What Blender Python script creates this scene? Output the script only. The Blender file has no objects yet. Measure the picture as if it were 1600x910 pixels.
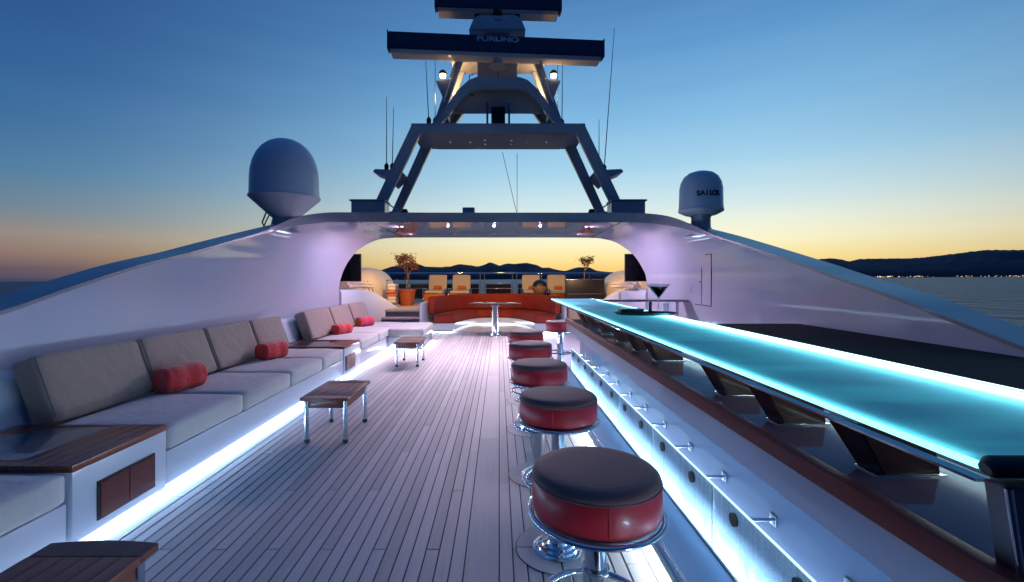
import bpy, bmesh, math, random
from mathutils import Vector, Matrix
random.seed(7)
PI = math.pi
S = bpy.context.scene
COL = S.collection

# ------------------------------------------------------------------ camera
cd = bpy.data.cameras.new('camera'); cam = bpy.data.objects.new('camera', cd); COL.objects.link(cam)
cam.location = (0, 0, 1.4); cam.rotation_euler = (PI/2, 0, 0)
cd.sensor_width = 36; cd.lens = 15.75; cd.shift_x = 0.0125; cd.shift_y = -0.0119
cd.clip_start = 0.05; cd.clip_end = 60000
S.camera = cam

# ------------------------------------------------------------------ view
S.view_settings.view_transform = 'Standard'; S.view_settings.look = 'None'
S.view_settings.exposure = 0; S.view_settings.gamma = 1
S.cycles.use_denoising = True
S.cycles.max_bounces = 8; S.cycles.diffuse_bounces = 3; S.cycles.glossy_bounces = 4
S.cycles.transmission_bounces = 6; S.cycles.transparent_max_bounces = 8
S.cycles.sample_clamp_indirect = 4.0
S.cycles.caustics_reflective = False; S.cycles.caustics_refractive = False

def lin(r, g, b):
    f = lambda c: (c/255/12.92) if c/255 <= .04045 else ((c/255+.055)/1.055)**2.4
    return (f(r), f(g), f(b), 1)

# ------------------------------------------------------------------ dusk sky
SUN_AZ = math.radians(17)          # afterglow lies a little right of dead ahead
W = bpy.data.worlds.new('World'); S.world = W; W.use_nodes = True
def build_world():
    nt = W.node_tree; N = nt.nodes; L = nt.links
    N.clear()
    out = N.new('ShaderNodeOutputWorld'); bg = N.new('ShaderNodeBackground')
    tc = N.new('ShaderNodeTexCoord'); sep = N.new('ShaderNodeSeparateXYZ')
    nrm = N.new('ShaderNodeVectorMath'); nrm.operation = 'NORMALIZE'
    L.new(tc.outputs['Generated'], nrm.inputs[0]); L.new(nrm.outputs[0], sep.inputs[0])
    def m(op, a, b=None, clamp=False):
        n = N.new('ShaderNodeMath'); n.operation = op; n.use_clamp = clamp
        for i, v in enumerate((a, b)):
            if v is None: continue
            if isinstance(v, (int, float)): n.inputs[i].default_value = v
            else: L.new(v, n.inputs[i])
        return n.outputs[0]
    el = m('DIVIDE', m('ARCSINE', sep.outputs['Z']), PI/2, True)
    mpn = N.new('ShaderNodeMapping'); mpn.inputs['Scale'].default_value = (2.2, 2.2, 26); L.new(nrm.outputs[0], mpn.inputs[0])
    hz = N.new('ShaderNodeTexNoise'); hz.inputs['Scale'].default_value = 1; hz.inputs['Detail'].default_value = 5; L.new(mpn.outputs[0], hz.inputs[0])
    el = m('MULTIPLY', el, m('ADD', .935, m('MULTIPLY', hz.outputs[0], .13)))     # faint uneven haze bands
    el = m('POWER', el, 0.5)                               # more room for the stops near the horizon
    az = m('ARCTAN2', sep.outputs['X'], sep.outputs['Y'])
    d = m('ABSOLUTE', m('SUBTRACT', az, SUN_AZ))
    d = m('MINIMUM', d, m('SUBTRACT', 2*PI, d))
    def ramp(stops):
        r = N.new('ShaderNodeValToRGB'); r.color_ramp.interpolation = 'LINEAR'
        e = r.color_ramp.elements
        while len(e) < len(stops): e.new(0.5)
        for i, (deg, c) in enumerate(stops):
            e[i].position = (deg/90)**.5; e[i].color = lin(*c)
        L.new(el, r.inputs[0]); return r.outputs[0]
    near = ramp([(0, (250, 188, 104)), (1.3, (255, 212, 128)), (2.6, (255, 232, 160)), (4.5, (254, 247, 205)), (6.5, (240, 245, 225)),
                 (9, (210, 233, 236)), (13, (170, 214, 238)), (19, (132, 188, 228)), (26, (98, 156, 208)), (33, (74, 124, 182)), (50, (54, 100, 162)), (90, (44, 90, 152))])
    side = ramp([(0, (66, 68, 98)), (1.0, (102, 88, 100)), (2.2, (142, 116, 108)), (4, (150, 138, 130)), (6.5, (112, 134, 150)), (10, (80, 126, 162)),
                 (15, (60, 108, 158)), (22, (46, 90, 146)), (32, (38, 76, 132)), (50, (42, 84, 146)), (90, (44, 90, 152))])
    back = ramp([(0, (18, 30, 58)), (6, (20, 40, 78)), (14, (20, 46, 92)), (30, (22, 54, 104)), (50, (34, 72, 130)), (90, (44, 90, 152))])
    def mix(f, a, b):
        n = N.new('ShaderNodeMix'); n.data_type = 'RGBA'
        L.new(f, n.inputs['Factor']); L.new(a, n.inputs['A']); L.new(b, n.inputs['B']); return n.outputs['Result']
    def sm(v, a, b):
        n = N.new('ShaderNodeMapRange'); n.interpolation_type = 'SMOOTHSTEP'
        L.new(v, n.inputs[0]); n.inputs[1].default_value = a; n.inputs[2].default_value = b; return n.outputs[0]
    c = mix(sm(d, math.radians(9), math.radians(68)), near, side)
    c = mix(sm(d, math.radians(62), math.radians(112)), c, back)
    L.new(c, bg.inputs['Color']); bg.inputs['Strength'].default_value = 1.0
    L.new(bg.outputs[0], out.inputs[0])
build_world()

# the sun has set: only a trace of direct warm light from the horizon
sl = bpy.data.lights.new('sun', 'SUN'); sl.energy = 0.02; sl.angle = math.radians(12); sl.color = (1, .72, .45)
so = bpy.data.objects.new('sun', sl); COL.objects.link(so)
so.rotation_euler = (math.radians(87), 0, PI - SUN_AZ)

# ------------------------------------------------------------------ helpers
def mat(name, col=(.8, .8, .8), rough=.5, metal=0, coat=0, emit=None, estr=0, noise=None, bump=None, rnd=0, spec=.5, sheen=0, trans=0, ior=1.45):
    m = bpy.data.materials.new(name); m.use_nodes = True
    nt = m.node_tree; N = nt.nodes; L = nt.links; p = N['Principled BSDF']
    p.inputs['Base Color'].default_value = (*col[:3], 1); p.inputs['Roughness'].default_value = rough
    p.inputs['Metallic'].default_value = metal; p.inputs['Coat Weight'].default_value = coat
    p.inputs['Specular IOR Level'].default_value = spec; p.inputs['Coat Roughness'].default_value = .04
    p.inputs['Transmission Weight'].default_value = trans; p.inputs['IOR'].default_value = ior
    if sheen: p.inputs['Sheen Weight'].default_value = sheen
    if emit: p.inputs['Emission Color'].default_value = (*emit[:3], 1); p.inputs['Emission Strength'].default_value = estr
    tc = N.new('ShaderNodeTexCoord'); src = None
    if noise:     # (scale vector, amount, second colour)
        sc, amt, c2 = noise
        mp = N.new('ShaderNodeMapping'); mp.inputs['Scale'].default_value = sc; L.new(tc.outputs['Object'], mp.inputs[0])
        nz = N.new('ShaderNodeTexNoise'); nz.inputs['Scale'].default_value = 1; nz.inputs['Detail'].default_value = 5; L.new(mp.outputs[0], nz.inputs[0])
        if rnd:
            oi = N.new('ShaderNodeObjectInfo'); add = N.new('ShaderNodeVectorMath'); mu = N.new('ShaderNodeMath'); mu.operation = 'MULTIPLY'; mu.inputs[1].default_value = 37
            L.new(oi.outputs['Random'], mu.inputs[0]); L.new(mp.outputs[0], add.inputs[0]); L.new(mu.outputs[0], add.inputs[1]); L.new(add.outputs[0], nz.inputs[0])
        mr = N.new('ShaderNodeMapRange'); mr.inputs[1].default_value = .3; mr.inputs[2].default_value = .7; mr.inputs[4].default_value = amt; L.new(nz.outputs[0], mr.inputs[0])
        mx = N.new('ShaderNodeMix'); mx.data_type = 'RGBA'; mx.inputs['A'].default_value = (*col[:3], 1); mx.inputs['B'].default_value = (*c2[:3], 1)
        L.new(mr.outputs[0], mx.inputs['Factor']); src = mx.outputs['Result']
    if rnd:
        oi = N.new('ShaderNodeObjectInfo'); mr = N.new('ShaderNodeMapRange'); mr.inputs[3].default_value = 1-rnd; mr.inputs[4].default_value = 1+rnd
        L.new(oi.outputs['Random'], mr.inputs[0])
        hs = N.new('ShaderNodeHueSaturation'); L.new(mr.outputs[0], hs.inputs['Value'])
        if src: L.new(src, hs.inputs['Color'])
        else: hs.inputs['Color'].default_value = (*col[:3], 1)
        src = hs.outputs[0]
    if src: L.new(src, p.inputs['Base Color'])
    if bump:      # (scale vector, strength, distance)
        sc, st, di = bump
        mp = N.new('ShaderNodeMapping'); mp.inputs['Scale'].default_value = sc; L.new(tc.outputs['Object'], mp.inputs[0])
        nz = N.new('ShaderNodeTexNoise'); nz.inputs['Scale'].default_value = 1; nz.inputs['Detail'].default_value = 3 if sc[0] > 15 or sc[0] < 5 else 10; L.new(mp.outputs[0], nz.inputs[0])
        b = N.new('ShaderNodeBump'); b.inputs['Strength'].default_value = st; b.inputs['Distance'].default_value = di
        L.new(nz.outputs[0], b.inputs['Height']); L.new(b.outputs[0], p.inputs['Normal'])
    return m

M = {}
M['gel'] = mat('gelcoat', (.50, .56, .69), .08, coat=.8, bump=((1.1, .8, 1.3), .55, .04))
M['gel_flat'] = mat('gelcoat_panel', (.62, .67, .78), .22, coat=.4, bump=((.7, .7, .7), .12, .02))
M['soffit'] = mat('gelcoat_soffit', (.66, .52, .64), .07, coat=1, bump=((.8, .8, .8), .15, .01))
M['mast'] = mat('mast_paint', (.44, .45, .5), .28, coat=.4, noise=((3, 3, 3), .25, (.3, .3, .34)))
M['cap'] = mat('cap_paint', (.25, .27, .32), .32, coat=.3, noise=((2, 2, 2), .3, (.21, .23, .28)))
M['teak'] = mat('deck_teak', (.58, .53, .52), .55, noise=((90, 3, 20), .5, (.44, .40, .39)), rnd=.15, bump=((160, 6, 20), .25, .003))
M['caulk'] = mat('deck_caulk', (.012, .012, .014), .6)
M['fabric'] = mat('grey_fabric', (.31, .245, .205), .9, sheen=.3, noise=((160, 160, 160), .4, (.24, .195, .17)), bump=((7, 9, 8), .55, .03))
M['seat'] = mat('pale_fabric', (.54, .54, .54), .9, sheen=.3, noise=((160, 160, 160), .4, (.46, .46, .46)), bump=((7, 9, 8), .55, .03))
M['piping'] = mat('taupe_piping', (.16, .14, .135), .8)
M['red'] = mat('red_fabric', (.68, .035, .035), .75, sheen=.4, noise=((120, 120, 120), .4, (.52, .02, .025)), bump=((11, 13, 12), .6, .03))
M['pink'] = mat('pink_fabric', (.62, .04, .09), .75, sheen=.4, bump=((200, 200, 200), .3, .002))
M['orange'] = mat('orange_fabric', (.62, .15, .02), .8, bump=((200, 200, 200), .3, .002))
M['redsofa'] = mat('rust_red_upholstery', (.24, .022, .008), .8, noise=((6, 6, 6), .5, (.17, .014, .006)), bump=((60, 60, 60), .3, .002))
M['leather'] = mat('red_leather', (.80, .035, .045), .36, coat=.15, noise=((14, 14, 14), .5, (.66, .025, .035)), bump=((90, 90, 90), .25, .002))
M['leather_shaded'] = mat('shaded_leather', (.26, .115, .11), .65, noise=((12, 12, 12), .4, (.19, .085, .08)), bump=((90, 90, 90), .3, .002))  # red drum's dim top: the shade is put into a darker leather colour
M['chrome'] = mat('polished_steel', (.78, .8, .82), .09, metal=1)
M['brushed'] = mat('brushed_steel', (.42, .5, .6), .24, metal=1, noise=((4, .6, 4), .4, (.34, .42, .52)))
M['steel_dark'] = mat('dark_steel', (.18, .2, .23), .3, metal=1)
M['wood'] = mat('varnished_teak', (.24, .06, .032), .3, coat=.4, noise=((30, 4, 30), .8, (.14, .034, .02)), rnd=.15)
M['table_wood'] = mat('table_teak', (.22, .058, .032), .34, coat=.25, noise=((8, 3, 30), .8, (.12, .032, .02)), rnd=.12)
M['wood_dark'] = mat('dark_varnished_wood', (.075, .016, .011), .34, coat=.25, noise=((8, 3, 30), .8, (.035, .012, .01)), rnd=.1)
M['wood_panel'] = mat('mahogany_panel', (.12, .014, .01), .35, coat=.3, noise=((5, 30, 30), .8, (.06, .01, .008)))
M['trim'] = mat('mahogany_trim', (.19, .014, .014), .55, coat=0, noise=((30, 2, 30), .6, (.09, .012, .012)))
M['leg_steel'] = mat('satin_leg_steel', (.42, .47, .54), .26, metal=1)
M['recess_paint'] = mat('recess_paint', (.14, .20, .34), .3, coat=.3, noise=((3, 3, 3), .5, (.11, .16, .29)))
M['step_blue'] = mat('blue_steel_plate', (.17, .23, .34), .34, metal=.5, noise=((9, 1, 9), .5, (.13, .18, .28)))
M['warm_reflection'] = mat('warm_reflection_panel', (.70, .44, .38), .14, coat=1, noise=((2, 2, 2), .6, (.56, .34, .29)))  # white gelcoat underside with the warm deck reflection put into its colour
M['glass_inset'] = mat('smoked_glass', (.05, .08, .13), .12, coat=1)
M['black'] = mat('black_plastic', (.012, .012, .014), .35)
M['navy'] = mat('navy_radar_face', (.008, .02, .075), .25, coat=.4)
M['rubber'] = mat('black_rubber', (.015, .015, .018), .55)
M['radome'] = mat('radome_paint', (.66, .69, .76), .32, coat=.25)
M['letter_dark'] = mat('dark_lettering', (.01, .012, .03), .4)
M['letter_pale'] = mat('pale_lettering', (.5, .55, .65), .4)
M['counter'] = mat('red_brown_counter', (.30, .15, .16), .08, coat=.8, bump=((2, 2, 2), .1, .01))
M['counter_dark'] = mat('black_counter', (.008, .008, .010), .75, spec=.15, noise=((3, 3, 3), .5, (.008, .008, .01)), bump=((2, 5, 2), .3, .02))
M['terracotta'] = mat('terracotta', (.34, .08, .03), .7, noise=((8, 8, 8), .5, (.26, .06, .022)))
M['bark'] = mat('bark', (.22, .12, .07), .8, noise=((20, 20, 20), .6, (.12, .07, .04)))
M['leaf'] = mat('dry_leaf', (.16, .055, .03), .7, rnd=.2)
M['cream'] = mat('cream_canvas', (.70, .58, .38), .85, bump=((40, 40, 40), .3, .004))
M['beige'] = mat('beige_shell', (.75, .62, .42), .45, coat=.2, noise=((2, 2, 2), .4, (.55, .48, .37)))
M['beige_deck'] = mat('beige_deck', (.5, .42, .32), .7)
M['concrete'] = mat('grey_step', (.35, .35, .38), .5)
M['towel'] = mat('towel', (.7, .62, .5), .95, bump=((150, 150, 150), .5, .004))
M['screen'] = mat('screen', (.004, .004, .005), .12)
M['liquor'] = mat('dark_drink', (.01, .01, .02), .05)
M['glass'] = mat('clear_glass', (.9, .95, 1), .03, trans=1, ior=1.3)
M['led'] = mat('led_white', (1, 1, 1), emit=(.78, .9, 1), estr=5)
M['led_lilac'] = mat('led_lilac', (1, 1, 1), emit=(.9, .75, 1), estr=4)
M['led_cyan'] = mat('led_cyan', (1, 1, 1), emit=(.35, .95, 1), estr=1.5)
M['led_ice'] = mat('led_ice', (1, 1, 1), emit=(.8, 1, 1), estr=1.6)
M['bulb_and_glint'] = mat('warm_bulb_and_glint', (1, 1, 1), emit=(1, .78, .42), estr=7)
M['downlight'] = mat('downlight', (1, 1, 1), emit=(.92, .74, 1), estr=9)
M['lens'] = mat('dark_lens', (.01, .01, .012), .08)

def mesh_obj(name, bm, m, parent=None, loc=(0, 0, 0), smooth=False, angle=None):
    me = bpy.data.meshes.new(name); bm.normal_update(); bm.to_mesh(me); bm.free()
    for mm in (m if isinstance(m, (list, tuple)) else [m]): me.materials.append(M[mm] if isinstance(mm, str) else mm)
    if smooth:
        me.polygons.foreach_set('use_smooth', [True]*len(me.polygons))
        if angle: 
            try: me.set_sharp_from_angle(angle=math.radians(angle))
            except Exception: pass
    o = bpy.data.objects.new(name, me); COL.objects.link(o); o.location = loc
    if parent: o.parent = parent
    return o
def tag(o, label=None, cat=None, group=None, kind=None):
    if label: o['label'] = label
    if cat: o['category'] = cat
    if group: o['group'] = group
    if kind: o['kind'] = kind
    return o
def thing(name, label, cat, loc=(0, 0, 0), rz=0, group=None, kind=None):
    o = bpy.data.objects.new(name, None); COL.objects.link(o); o.location = loc; o.rotation_euler = (0, 0, rz)
    o.empty_display_size = .1
    return tag(o, label, cat, group, kind)
KIDS = {}
def copy_tree(o, loc=None, rz=None, label=None, parent=None):
    c = o.copy(); COL.objects.link(c)
    if parent: c.parent = parent
    for ch in list(o.children): copy_tree(ch, parent=c)
    if loc is not None: c.location = loc
    if rz is not None: c.rotation_euler = (0, 0, rz)
    if label: c['label'] = label
    return c
def box(bm, x0, x1, y0, y1, z0, z1, bev=0, mi=0, rot=None):
    r = bmesh.ops.create_cube(bm, size=1)
    vs = r['verts']
    bmesh.ops.scale(bm, vec=(x1-x0, y1-y0, z1-z0), verts=vs)
    if rot: bmesh.ops.rotate(bm, cent=(0, 0, 0), matrix=rot, verts=vs)
    bmesh.ops.translate(bm, vec=((x0+x1)/2, (y0+y1)/2, (z0+z1)/2), verts=vs)
    fs = list({f for v in vs for f in v.link_faces})
    for f in fs: f.material_index = mi
    if bev:
        es = list({e for v in vs for e in v.link_edges})
        bmesh.ops.bevel(bm, geom=es, offset=bev, segments=2, affect='EDGES', profile=.6)
def B(name, x0, x1, y0, y1, z0, z1, m, parent=None, bev=0, loc=(0, 0, 0)):
    bm = bmesh.new(); box(bm, x0, x1, y0, y1, z0, z1, bev); return mesh_obj(name, bm, m, parent, loc, smooth=bool(bev), angle=35)
def tube(bm, pts, r, seg=8, cap=True, closed=False):
    pts = [Vector(p) for p in pts]; n = len(pts); rings = []
    rr = r if isinstance(r, (list, tuple)) else [r]*n
    prev = None
    for i, p in enumerate(pts):
        if closed: t = (pts[(i+1) % n]-pts[i-1]).normalized()
        else: t = ((pts[min(i+1, n-1)]-pts[max(i-1, 0)])).normalized()
        if prev is None:
            a = Vector((0, 0, 1)) if abs(t.z) < .9 else Vector((1, 0, 0))
            u = t.cross(a).normalized()
        else: u = (prev-t*prev.dot(t)).normalized()
        prev = u; w = t.cross(u)
        rings.append([bm.verts.new(p+(u*math.cos(2*PI*k/seg)+w*math.sin(2*PI*k/seg))*rr[i]) for k in range(seg)])
    for i in range(n if closed else n-1):
        a, b = rings[i], rings[(i+1) % n]
        for k in range(seg): bm.faces.new((a[k], a[(k+1) % seg], b[(k+1) % seg], b[k]))
    if cap and not closed:
        bm.faces.new(rings[0][::-1]); bm.faces.new(rings[-1])
def circ(r, z, n=32, cx=0, cy=0): return [(cx+r*math.cos(2*PI*k/n), cy+r*math.sin(2*PI*k/n), z) for k in range(n)]
def T(name, pts, r, m, parent=None, seg=8, closed=False, loc=(0, 0, 0)):
    bm = bmesh.new(); tube(bm, pts, r, seg, closed=closed); bmesh.ops.recalc_face_normals(bm, faces=bm.faces); return mesh_obj(name, bm, m, parent, loc, smooth=True, angle=50)
def lathe(name, prof, m, parent=None, seg=40, loc=(0, 0, 0), mats=None, angle=40):
    bm = bmesh.new(); rings = []
    for (r, z) in prof:
        rings.append([bm.verts.new((r*math.cos(2*PI*k/seg), r*math.sin(2*PI*k/seg), z)) for k in range(seg)] if r > 1e-5 else [bm.verts.new((0, 0, z))])
    for i in range(len(rings)-1):
        a, b = rings[i], rings[i+1]
        for k in range(seg):
            k2 = (k+1) % seg
            vs = [a[k % len(a)], a[k2 % len(a)], b[k2 % len(b)], b[k % len(b)]]
            vs = list(dict.fromkeys(vs))
            if len(vs) > 2:
                f = bm.faces.new(vs)
                if mats: f.material_index = mats[i]
    bmesh.ops.recalc_face_normals(bm, faces=bm.faces)
    return mesh_obj(name, bm, m, parent, loc, smooth=True, angle=angle)
def cushion(sx, sy, sz, r=.04, crown=.015, n=9, jit=.0):
    """rounded, slightly puffed box centred on the origin"""
    bm = bmesh.new(); bmesh.ops.create_cube(bm, size=2)
    bmesh.ops.subdivide_edges(bm, edges=bm.edges[:], cuts=n, use_grid_fill=True)
    h = Vector((sx/2, sy/2, sz/2)); rnd = random.Random(int(sx*1000+sy*77+sz*13))
    ph = [rnd.uniform(0, 6.28) for _ in range(4)]
    for v in bm.verts:
        q = v.co.copy()
        # crowd the grid towards the edges so the rounding is smooth
        q = Vector([math.copysign(abs(c)**.6, c) for c in q])
        p = Vector((q.x*h.x, q.y*h.y, q.z*h.z))
        ih = Vector((h.x-r, h.y-r, h.z-r)); c = Vector([max(-ih[k], min(ih[k], p[k])) for k in range(3)])
        d = p-c; 
        if d.length > 1e-6: p = c+d.normalized()*min(r, d.length) if d.length > r else p
        u, w, t = q
        p.z += math.copysign(crown*(1-u*u)*(1-w*w), t) if abs(t) > .5 else 0
        p.x += crown*.6*(1-w*w)*(1-t*t)*(u)
        if jit: p.z += jit*math.sin(5*u+ph[0])*math.sin(4*w+ph[1]); p.x += jit*math.sin(6*w+ph[2])*.6
        v.co = p
    return bm
def area(name, loc, sx, sy, power, color, direction, parent=None, spread=PI):
    l = bpy.data.lights.new(name, 'AREA'); l.shape = 'RECTANGLE'; l.size = sx; l.size_y = sy; l.energy = power; l.color = color; l.spread = spread
    o = bpy.data.objects.new(name, l); COL.objects.link(o); o.location = loc
    # local x (size) runs along the strip
    d = Vector(direction).normalized(); o.rotation_euler = d.to_track_quat('-Z', 'Y').to_euler()
    if parent: o.parent = parent
    return o
def strip_y(name, x, y0, y1, z, w, power, color, direction, parent=None):
    """an LED strip running along Y, shining in `direction` (x,z)"""
    l = bpy.data.lights.new(name, 'AREA'); l.shape = 'RECTANGLE'; l.size = w; l.size_y = y1-y0; l.energy = power; l.color = color
    o = bpy.data.objects.new(name, l); COL.objects.link(o)
    zax = -Vector((direction[0], 0, direction[1])).normalized(); yax = Vector((0, 1, 0)); xax = yax.cross(zax)
    o.matrix_world = Matrix(((xax.x, yax.x, zax.x, x), (xax.y, yax.y, zax.y, (y0+y1)/2), (xax.z, yax.z, zax.z, z), (0, 0, 0, 1)))
    return o
def text_obj(name, body, size, m, parent, mtx, depth=.002):
    cu = bpy.data.curves.new(name, 'FONT'); cu.body = body; cu.size = size; cu.align_x = 'CENTER'; cu.align_y = 'CENTER'; cu.extrude = depth; cu.offset = .004*size/.1
    t = bpy.data.objects.new(name+'_tmp', cu); COL.objects.link(t)
    bpy.context.view_layer.update()
    me = bpy.data.meshes.new_from_object(t.evaluated_get(bpy.context.evaluated_depsgraph_get()))
    bpy.data.objects.remove(t); me.materials.clear(); me.materials.append(M[m])
    o = bpy.data.objects.new(name, me); COL.objects.link(o); o.parent = parent; o.matrix_local = mtx
    return o
def prism(bm, poly, a, b, axis='y'):
    """extrude a 2-D polygon; axis y: (x,z) points from y=a to y=b; axis z: (x,y) points"""
    f = (lambda p, t: (p[0], t, p[1])) if axis == 'y' else ((lambda p, t: (p[0], p[1], t)) if axis == 'z' else (lambda p, t: (t, p[0], p[1])))
    A = [bm.verts.new(f(p, a)) for p in poly]; Bv = [bm.verts.new(f(p, b)) for p in poly]; n = len(poly)
    bm.faces.new(A); bm.faces.new(Bv[::-1])
    for i in range(n): bm.faces.new((A[i], A[(i+1) % n], Bv[(i+1) % n], Bv[i]))
    bmesh.ops.recalc_face_normals(bm, faces=bm.faces)
def PR(name, poly, a, b, m, parent=None, axis='y', bev=0, loc=(0, 0, 0)):
    bm = bmesh.new(); prism(bm, poly, a, b, axis)
    if bev: bmesh.ops.bevel(bm, geom=bm.edges[:], offset=bev, segments=2, affect='EDGES')
    return mesh_obj(name, bm, m, parent, loc, smooth=bool(bev), angle=35)

# ================================================================== SEA AND HILLS
HEEL = .0052
def build_sea():
    bm = bmesh.new(); ys = [-3000, -300, 0, 30, 80, 200, 600, 2000, 8000, 45000]; xs = [-50000, -8000, -1500, -200, 0, 200, 1500, 8000, 50000]
    g = [[bm.verts.new((x, y, -9+x*HEEL)) for x in xs] for y in ys]
    for j in range(len(ys)-1):
        for i in range(len(xs)-1): bm.faces.new((g[j][i], g[j][i+1], g[j+1][i+1], g[j+1][i]))
    m = bpy.data.materials.new('sea_water'); m.use_nodes = True; nt = m.node_tree; N = nt.nodes; L = nt.links; p = N['Principled BSDF']
    p.inputs['Base Color'].default_value = (.02, .055, .11, 1); p.inputs['Roughness'].default_value = .42; p.inputs['IOR'].default_value = 1.33
    tc = N.new('ShaderNodeTexCoord')
    def nz(sc, det):
        mp = N.new('ShaderNodeMapping'); mp.inputs['Scale'].default_value = sc; L.new(tc.outputs['Object'], mp.inputs[0])
        n = N.new('ShaderNodeTexNoise'); n.inputs['Scale'].default_value = 1; n.inputs['Detail'].default_value = det; L.new(mp.outputs[0], n.inputs[0]); return n.outputs[0]
    a = nz((.35, .22, .3), 5); b = nz((.06, .03, .05), 3)
    ad = N.new('ShaderNodeMath'); ad.operation = 'MULTIPLY_ADD'; ad.inputs[1].default_value = 3; L.new(b, ad.inputs[0]); L.new(a, ad.inputs[2])
    bp = N.new('ShaderNodeBump'); bp.inputs['Strength'].default_value = 1; bp.inputs['Distance'].default_value = 2.2
    L.new(ad.outputs[0], bp.inputs['Height']); L.new(bp.outputs[0], p.inputs['Normal'])
    o = mesh_obj('sea', bm, m); tag(o, kind='structure')
build_sea()

PROFILE = [(300, 438), (520, 438), (575, 430), (597, 421), (612, 416), (625, 414), (638, 409), (650, 411), (665, 416), (690, 417), (705, 415.5), (718, 412), (735, 414),
           (747, 416), (757, 413), (766, 409), (774, 412), (781, 415), (790, 411), (803, 412), (823, 410), (840, 414), (848, 418), (858, 417.5), (870, 421), (883, 423), (892, 420), (903, 417), (920, 417),
           (934, 423), (960, 425), (1100, 416), (1200, 411), (1269, 405.6), (1296, 403), (1310, 404), (1327, 408), (1343, 404), (1380, 403.5), (1424, 403), (1450, 401), (1465, 399), (1499, 395),
           (1530, 391), (1543, 390), (1600, 390), (1700, 393), (1900, 404), (2300, 420), (2900, 434)]
def hill_h(u):
    for (a, va), (b, vb) in zip(PROFILE, PROFILE[1:]):
        if a <= u <= b:
            t = (u-a)/(b-a); return (436-.0052*(u-780)) - (va+(vb-va)*t)
    return 0
def build_hills():
    from mathutils import noise
    bm = bmesh.new(); rows = []
    us = [300+4*i for i in range(0, 651)]
    steps = [(7000, 0), (7120, .16), (7300, .30), (7500, .38), (7700, .55), (7950, .62), (8200, .80), (8450, .9), (8700, 1.0), (9300, .8), (10500, 0)]
    for j, (Y, s) in enumerate(steps):
        row = []
        for u in us:
            x = (u-780)/700*Y; h = max(0, hill_h(u))/700*8700
            n = noise.noise(Vector((u*.02, j*.7, 0)))*.5+noise.noise(Vector((u*.07, j*1.1, 3)))*.25
            z = h*s*(1 + (n*.5 if s < .99 else noise.noise(Vector((u*.15, 0, 7)))*.03))
            if s < .99: z = min(z, h*Y/8700*.98)
            z = z + 0 if s else -40
            row.append(bm.verts.new((x, Y, -9 + x*HEEL + z)))
        rows.append(row)
    for j in range(len(rows)-1):
        for i in range(len(us)-1): bm.faces.new((rows[j][i], rows[j][i+1], rows[j+1][i+1], rows[j+1][i]))
    m = mat('hill_forest', (.05, .06, .085), .95, noise=((.004, .004, .01), .7, (.03, .035, .055)))
    o = mesh_obj('hills', bm, m, smooth=True); tag(o, kind='structure')
    # shoreline lights of the far town
    bm = bmesh.new(); r = random.Random(4)
    for k in range(90):
        u = r.choice([r.uniform(1362, 1405), r.uniform(1362, 1440), r.uniform(1430, 1600), r.uniform(1560, 1760)])
        Y = 6900; x = (u-780)/700*Y; z = -9+x*HEEL + r.uniform(6, 20); s = r.uniform(1.6, 4.2)
        box(bm, x-s, x+s, Y-s, Y+s, z-s, z+s)
    m = mat('town_bulb', (1, .8, .6), emit=(1, .62, .36), estr=1.6)
    tag(mesh_obj('town_lights', bm, m), 'row of tiny warm lights of the far town along the shore', 'town lights', kind='stuff')
build_hills()

# ================================================================== DECK
PW = .069
deck = thing('deck', None, None, kind='structure')
B('caulk_bed', -3.9, 3.75, -1.2, 11.9, -.3, -.005, 'caulk', deck)
_pm = {}
def plank(x0, x1, y0, y1, name='plank', zt=0.0, m='teak'):
    w = x1-x0; l = y1-y0; key = (round(w, 3), round(l, 2), m)
    if key not in _pm:
        bm = bmesh.new(); w2, l2 = w/2-.0034, l/2-.003; b = .0025
        lo = [bm.verts.new((sx*w2, sy*l2, -.02)) for sx, sy in ((-1, -1), (1, -1), (1, 1), (-1, 1))]
        md = [bm.verts.new((sx*w2, sy*l2, -b)) for sx, sy in ((-1, -1), (1, -1), (1, 1), (-1, 1))]
        hi = [bm.verts.new((sx*(w2-b), sy*(l2-b), 0)) for sx, sy in ((-1, -1), (1, -1), (1, 1), (-1, 1))]
        for A, C in ((lo, md), (md, hi)):
            for k in range(4): bm.faces.new((A[k], A[(k+1) % 4], C[(k+1) % 4], C[k]))
        bm.faces.new(hi)
        me = bpy.data.meshes.new('plank'); bm.normal_update(); bm.to_mesh(me); bm.free(); me.materials.append(M[m]); _pm[key] = me
    o = bpy.data.objects.new(name, _pm[key]); COL.objects.link(o); o.parent = deck
    o.location = ((x0+x1)/2, (y0+y1)/2, zt+random.uniform(-.0006, .0006)); return o
Y0, Y1 = .6, 11.9
def run(i, x0, x1):
    cuts = [Y0]; r = -6
    while True:
        y = 2.32+.65*r
        if y > Y1-.3: break
        if (r-(2-i)) % 4 == 0 and y > Y0+.3: cuts.append(y)
        r += 1
    cuts.append(Y1)
    for a, b in zip(cuts, cuts[1:]): plank(x0, x1, a, b)
for i in range(27): run(i, -.171-PW*(i+1), -.171-PW*i)
xl = -.171-PW*27                                   # -2.034
for i, (a, b) in enumerate(((Y0, 2.9), (2.9, 5.5), (5.5, 8.1), (8.1, Y1))): plank(xl-.12, xl, a, b, 'margin_board')
for i, (a, b) in enumerate(((Y0, 3.0), (3.0, 5.6), (5.6, 8.2), (8.2, Y1))): plank(xl-.24, xl-.12, a-.0, b, 'margin_board')
for a, b in ((Y0, 1.35), (1.35, 3.92), (3.92, 6.5), (6.5, 9.1), (9.1, Y1)): plank(-.171, 0, a, b, 'king_plank')
for i in range(9): run(i+1, PW*i, PW*(i+1))
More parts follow.
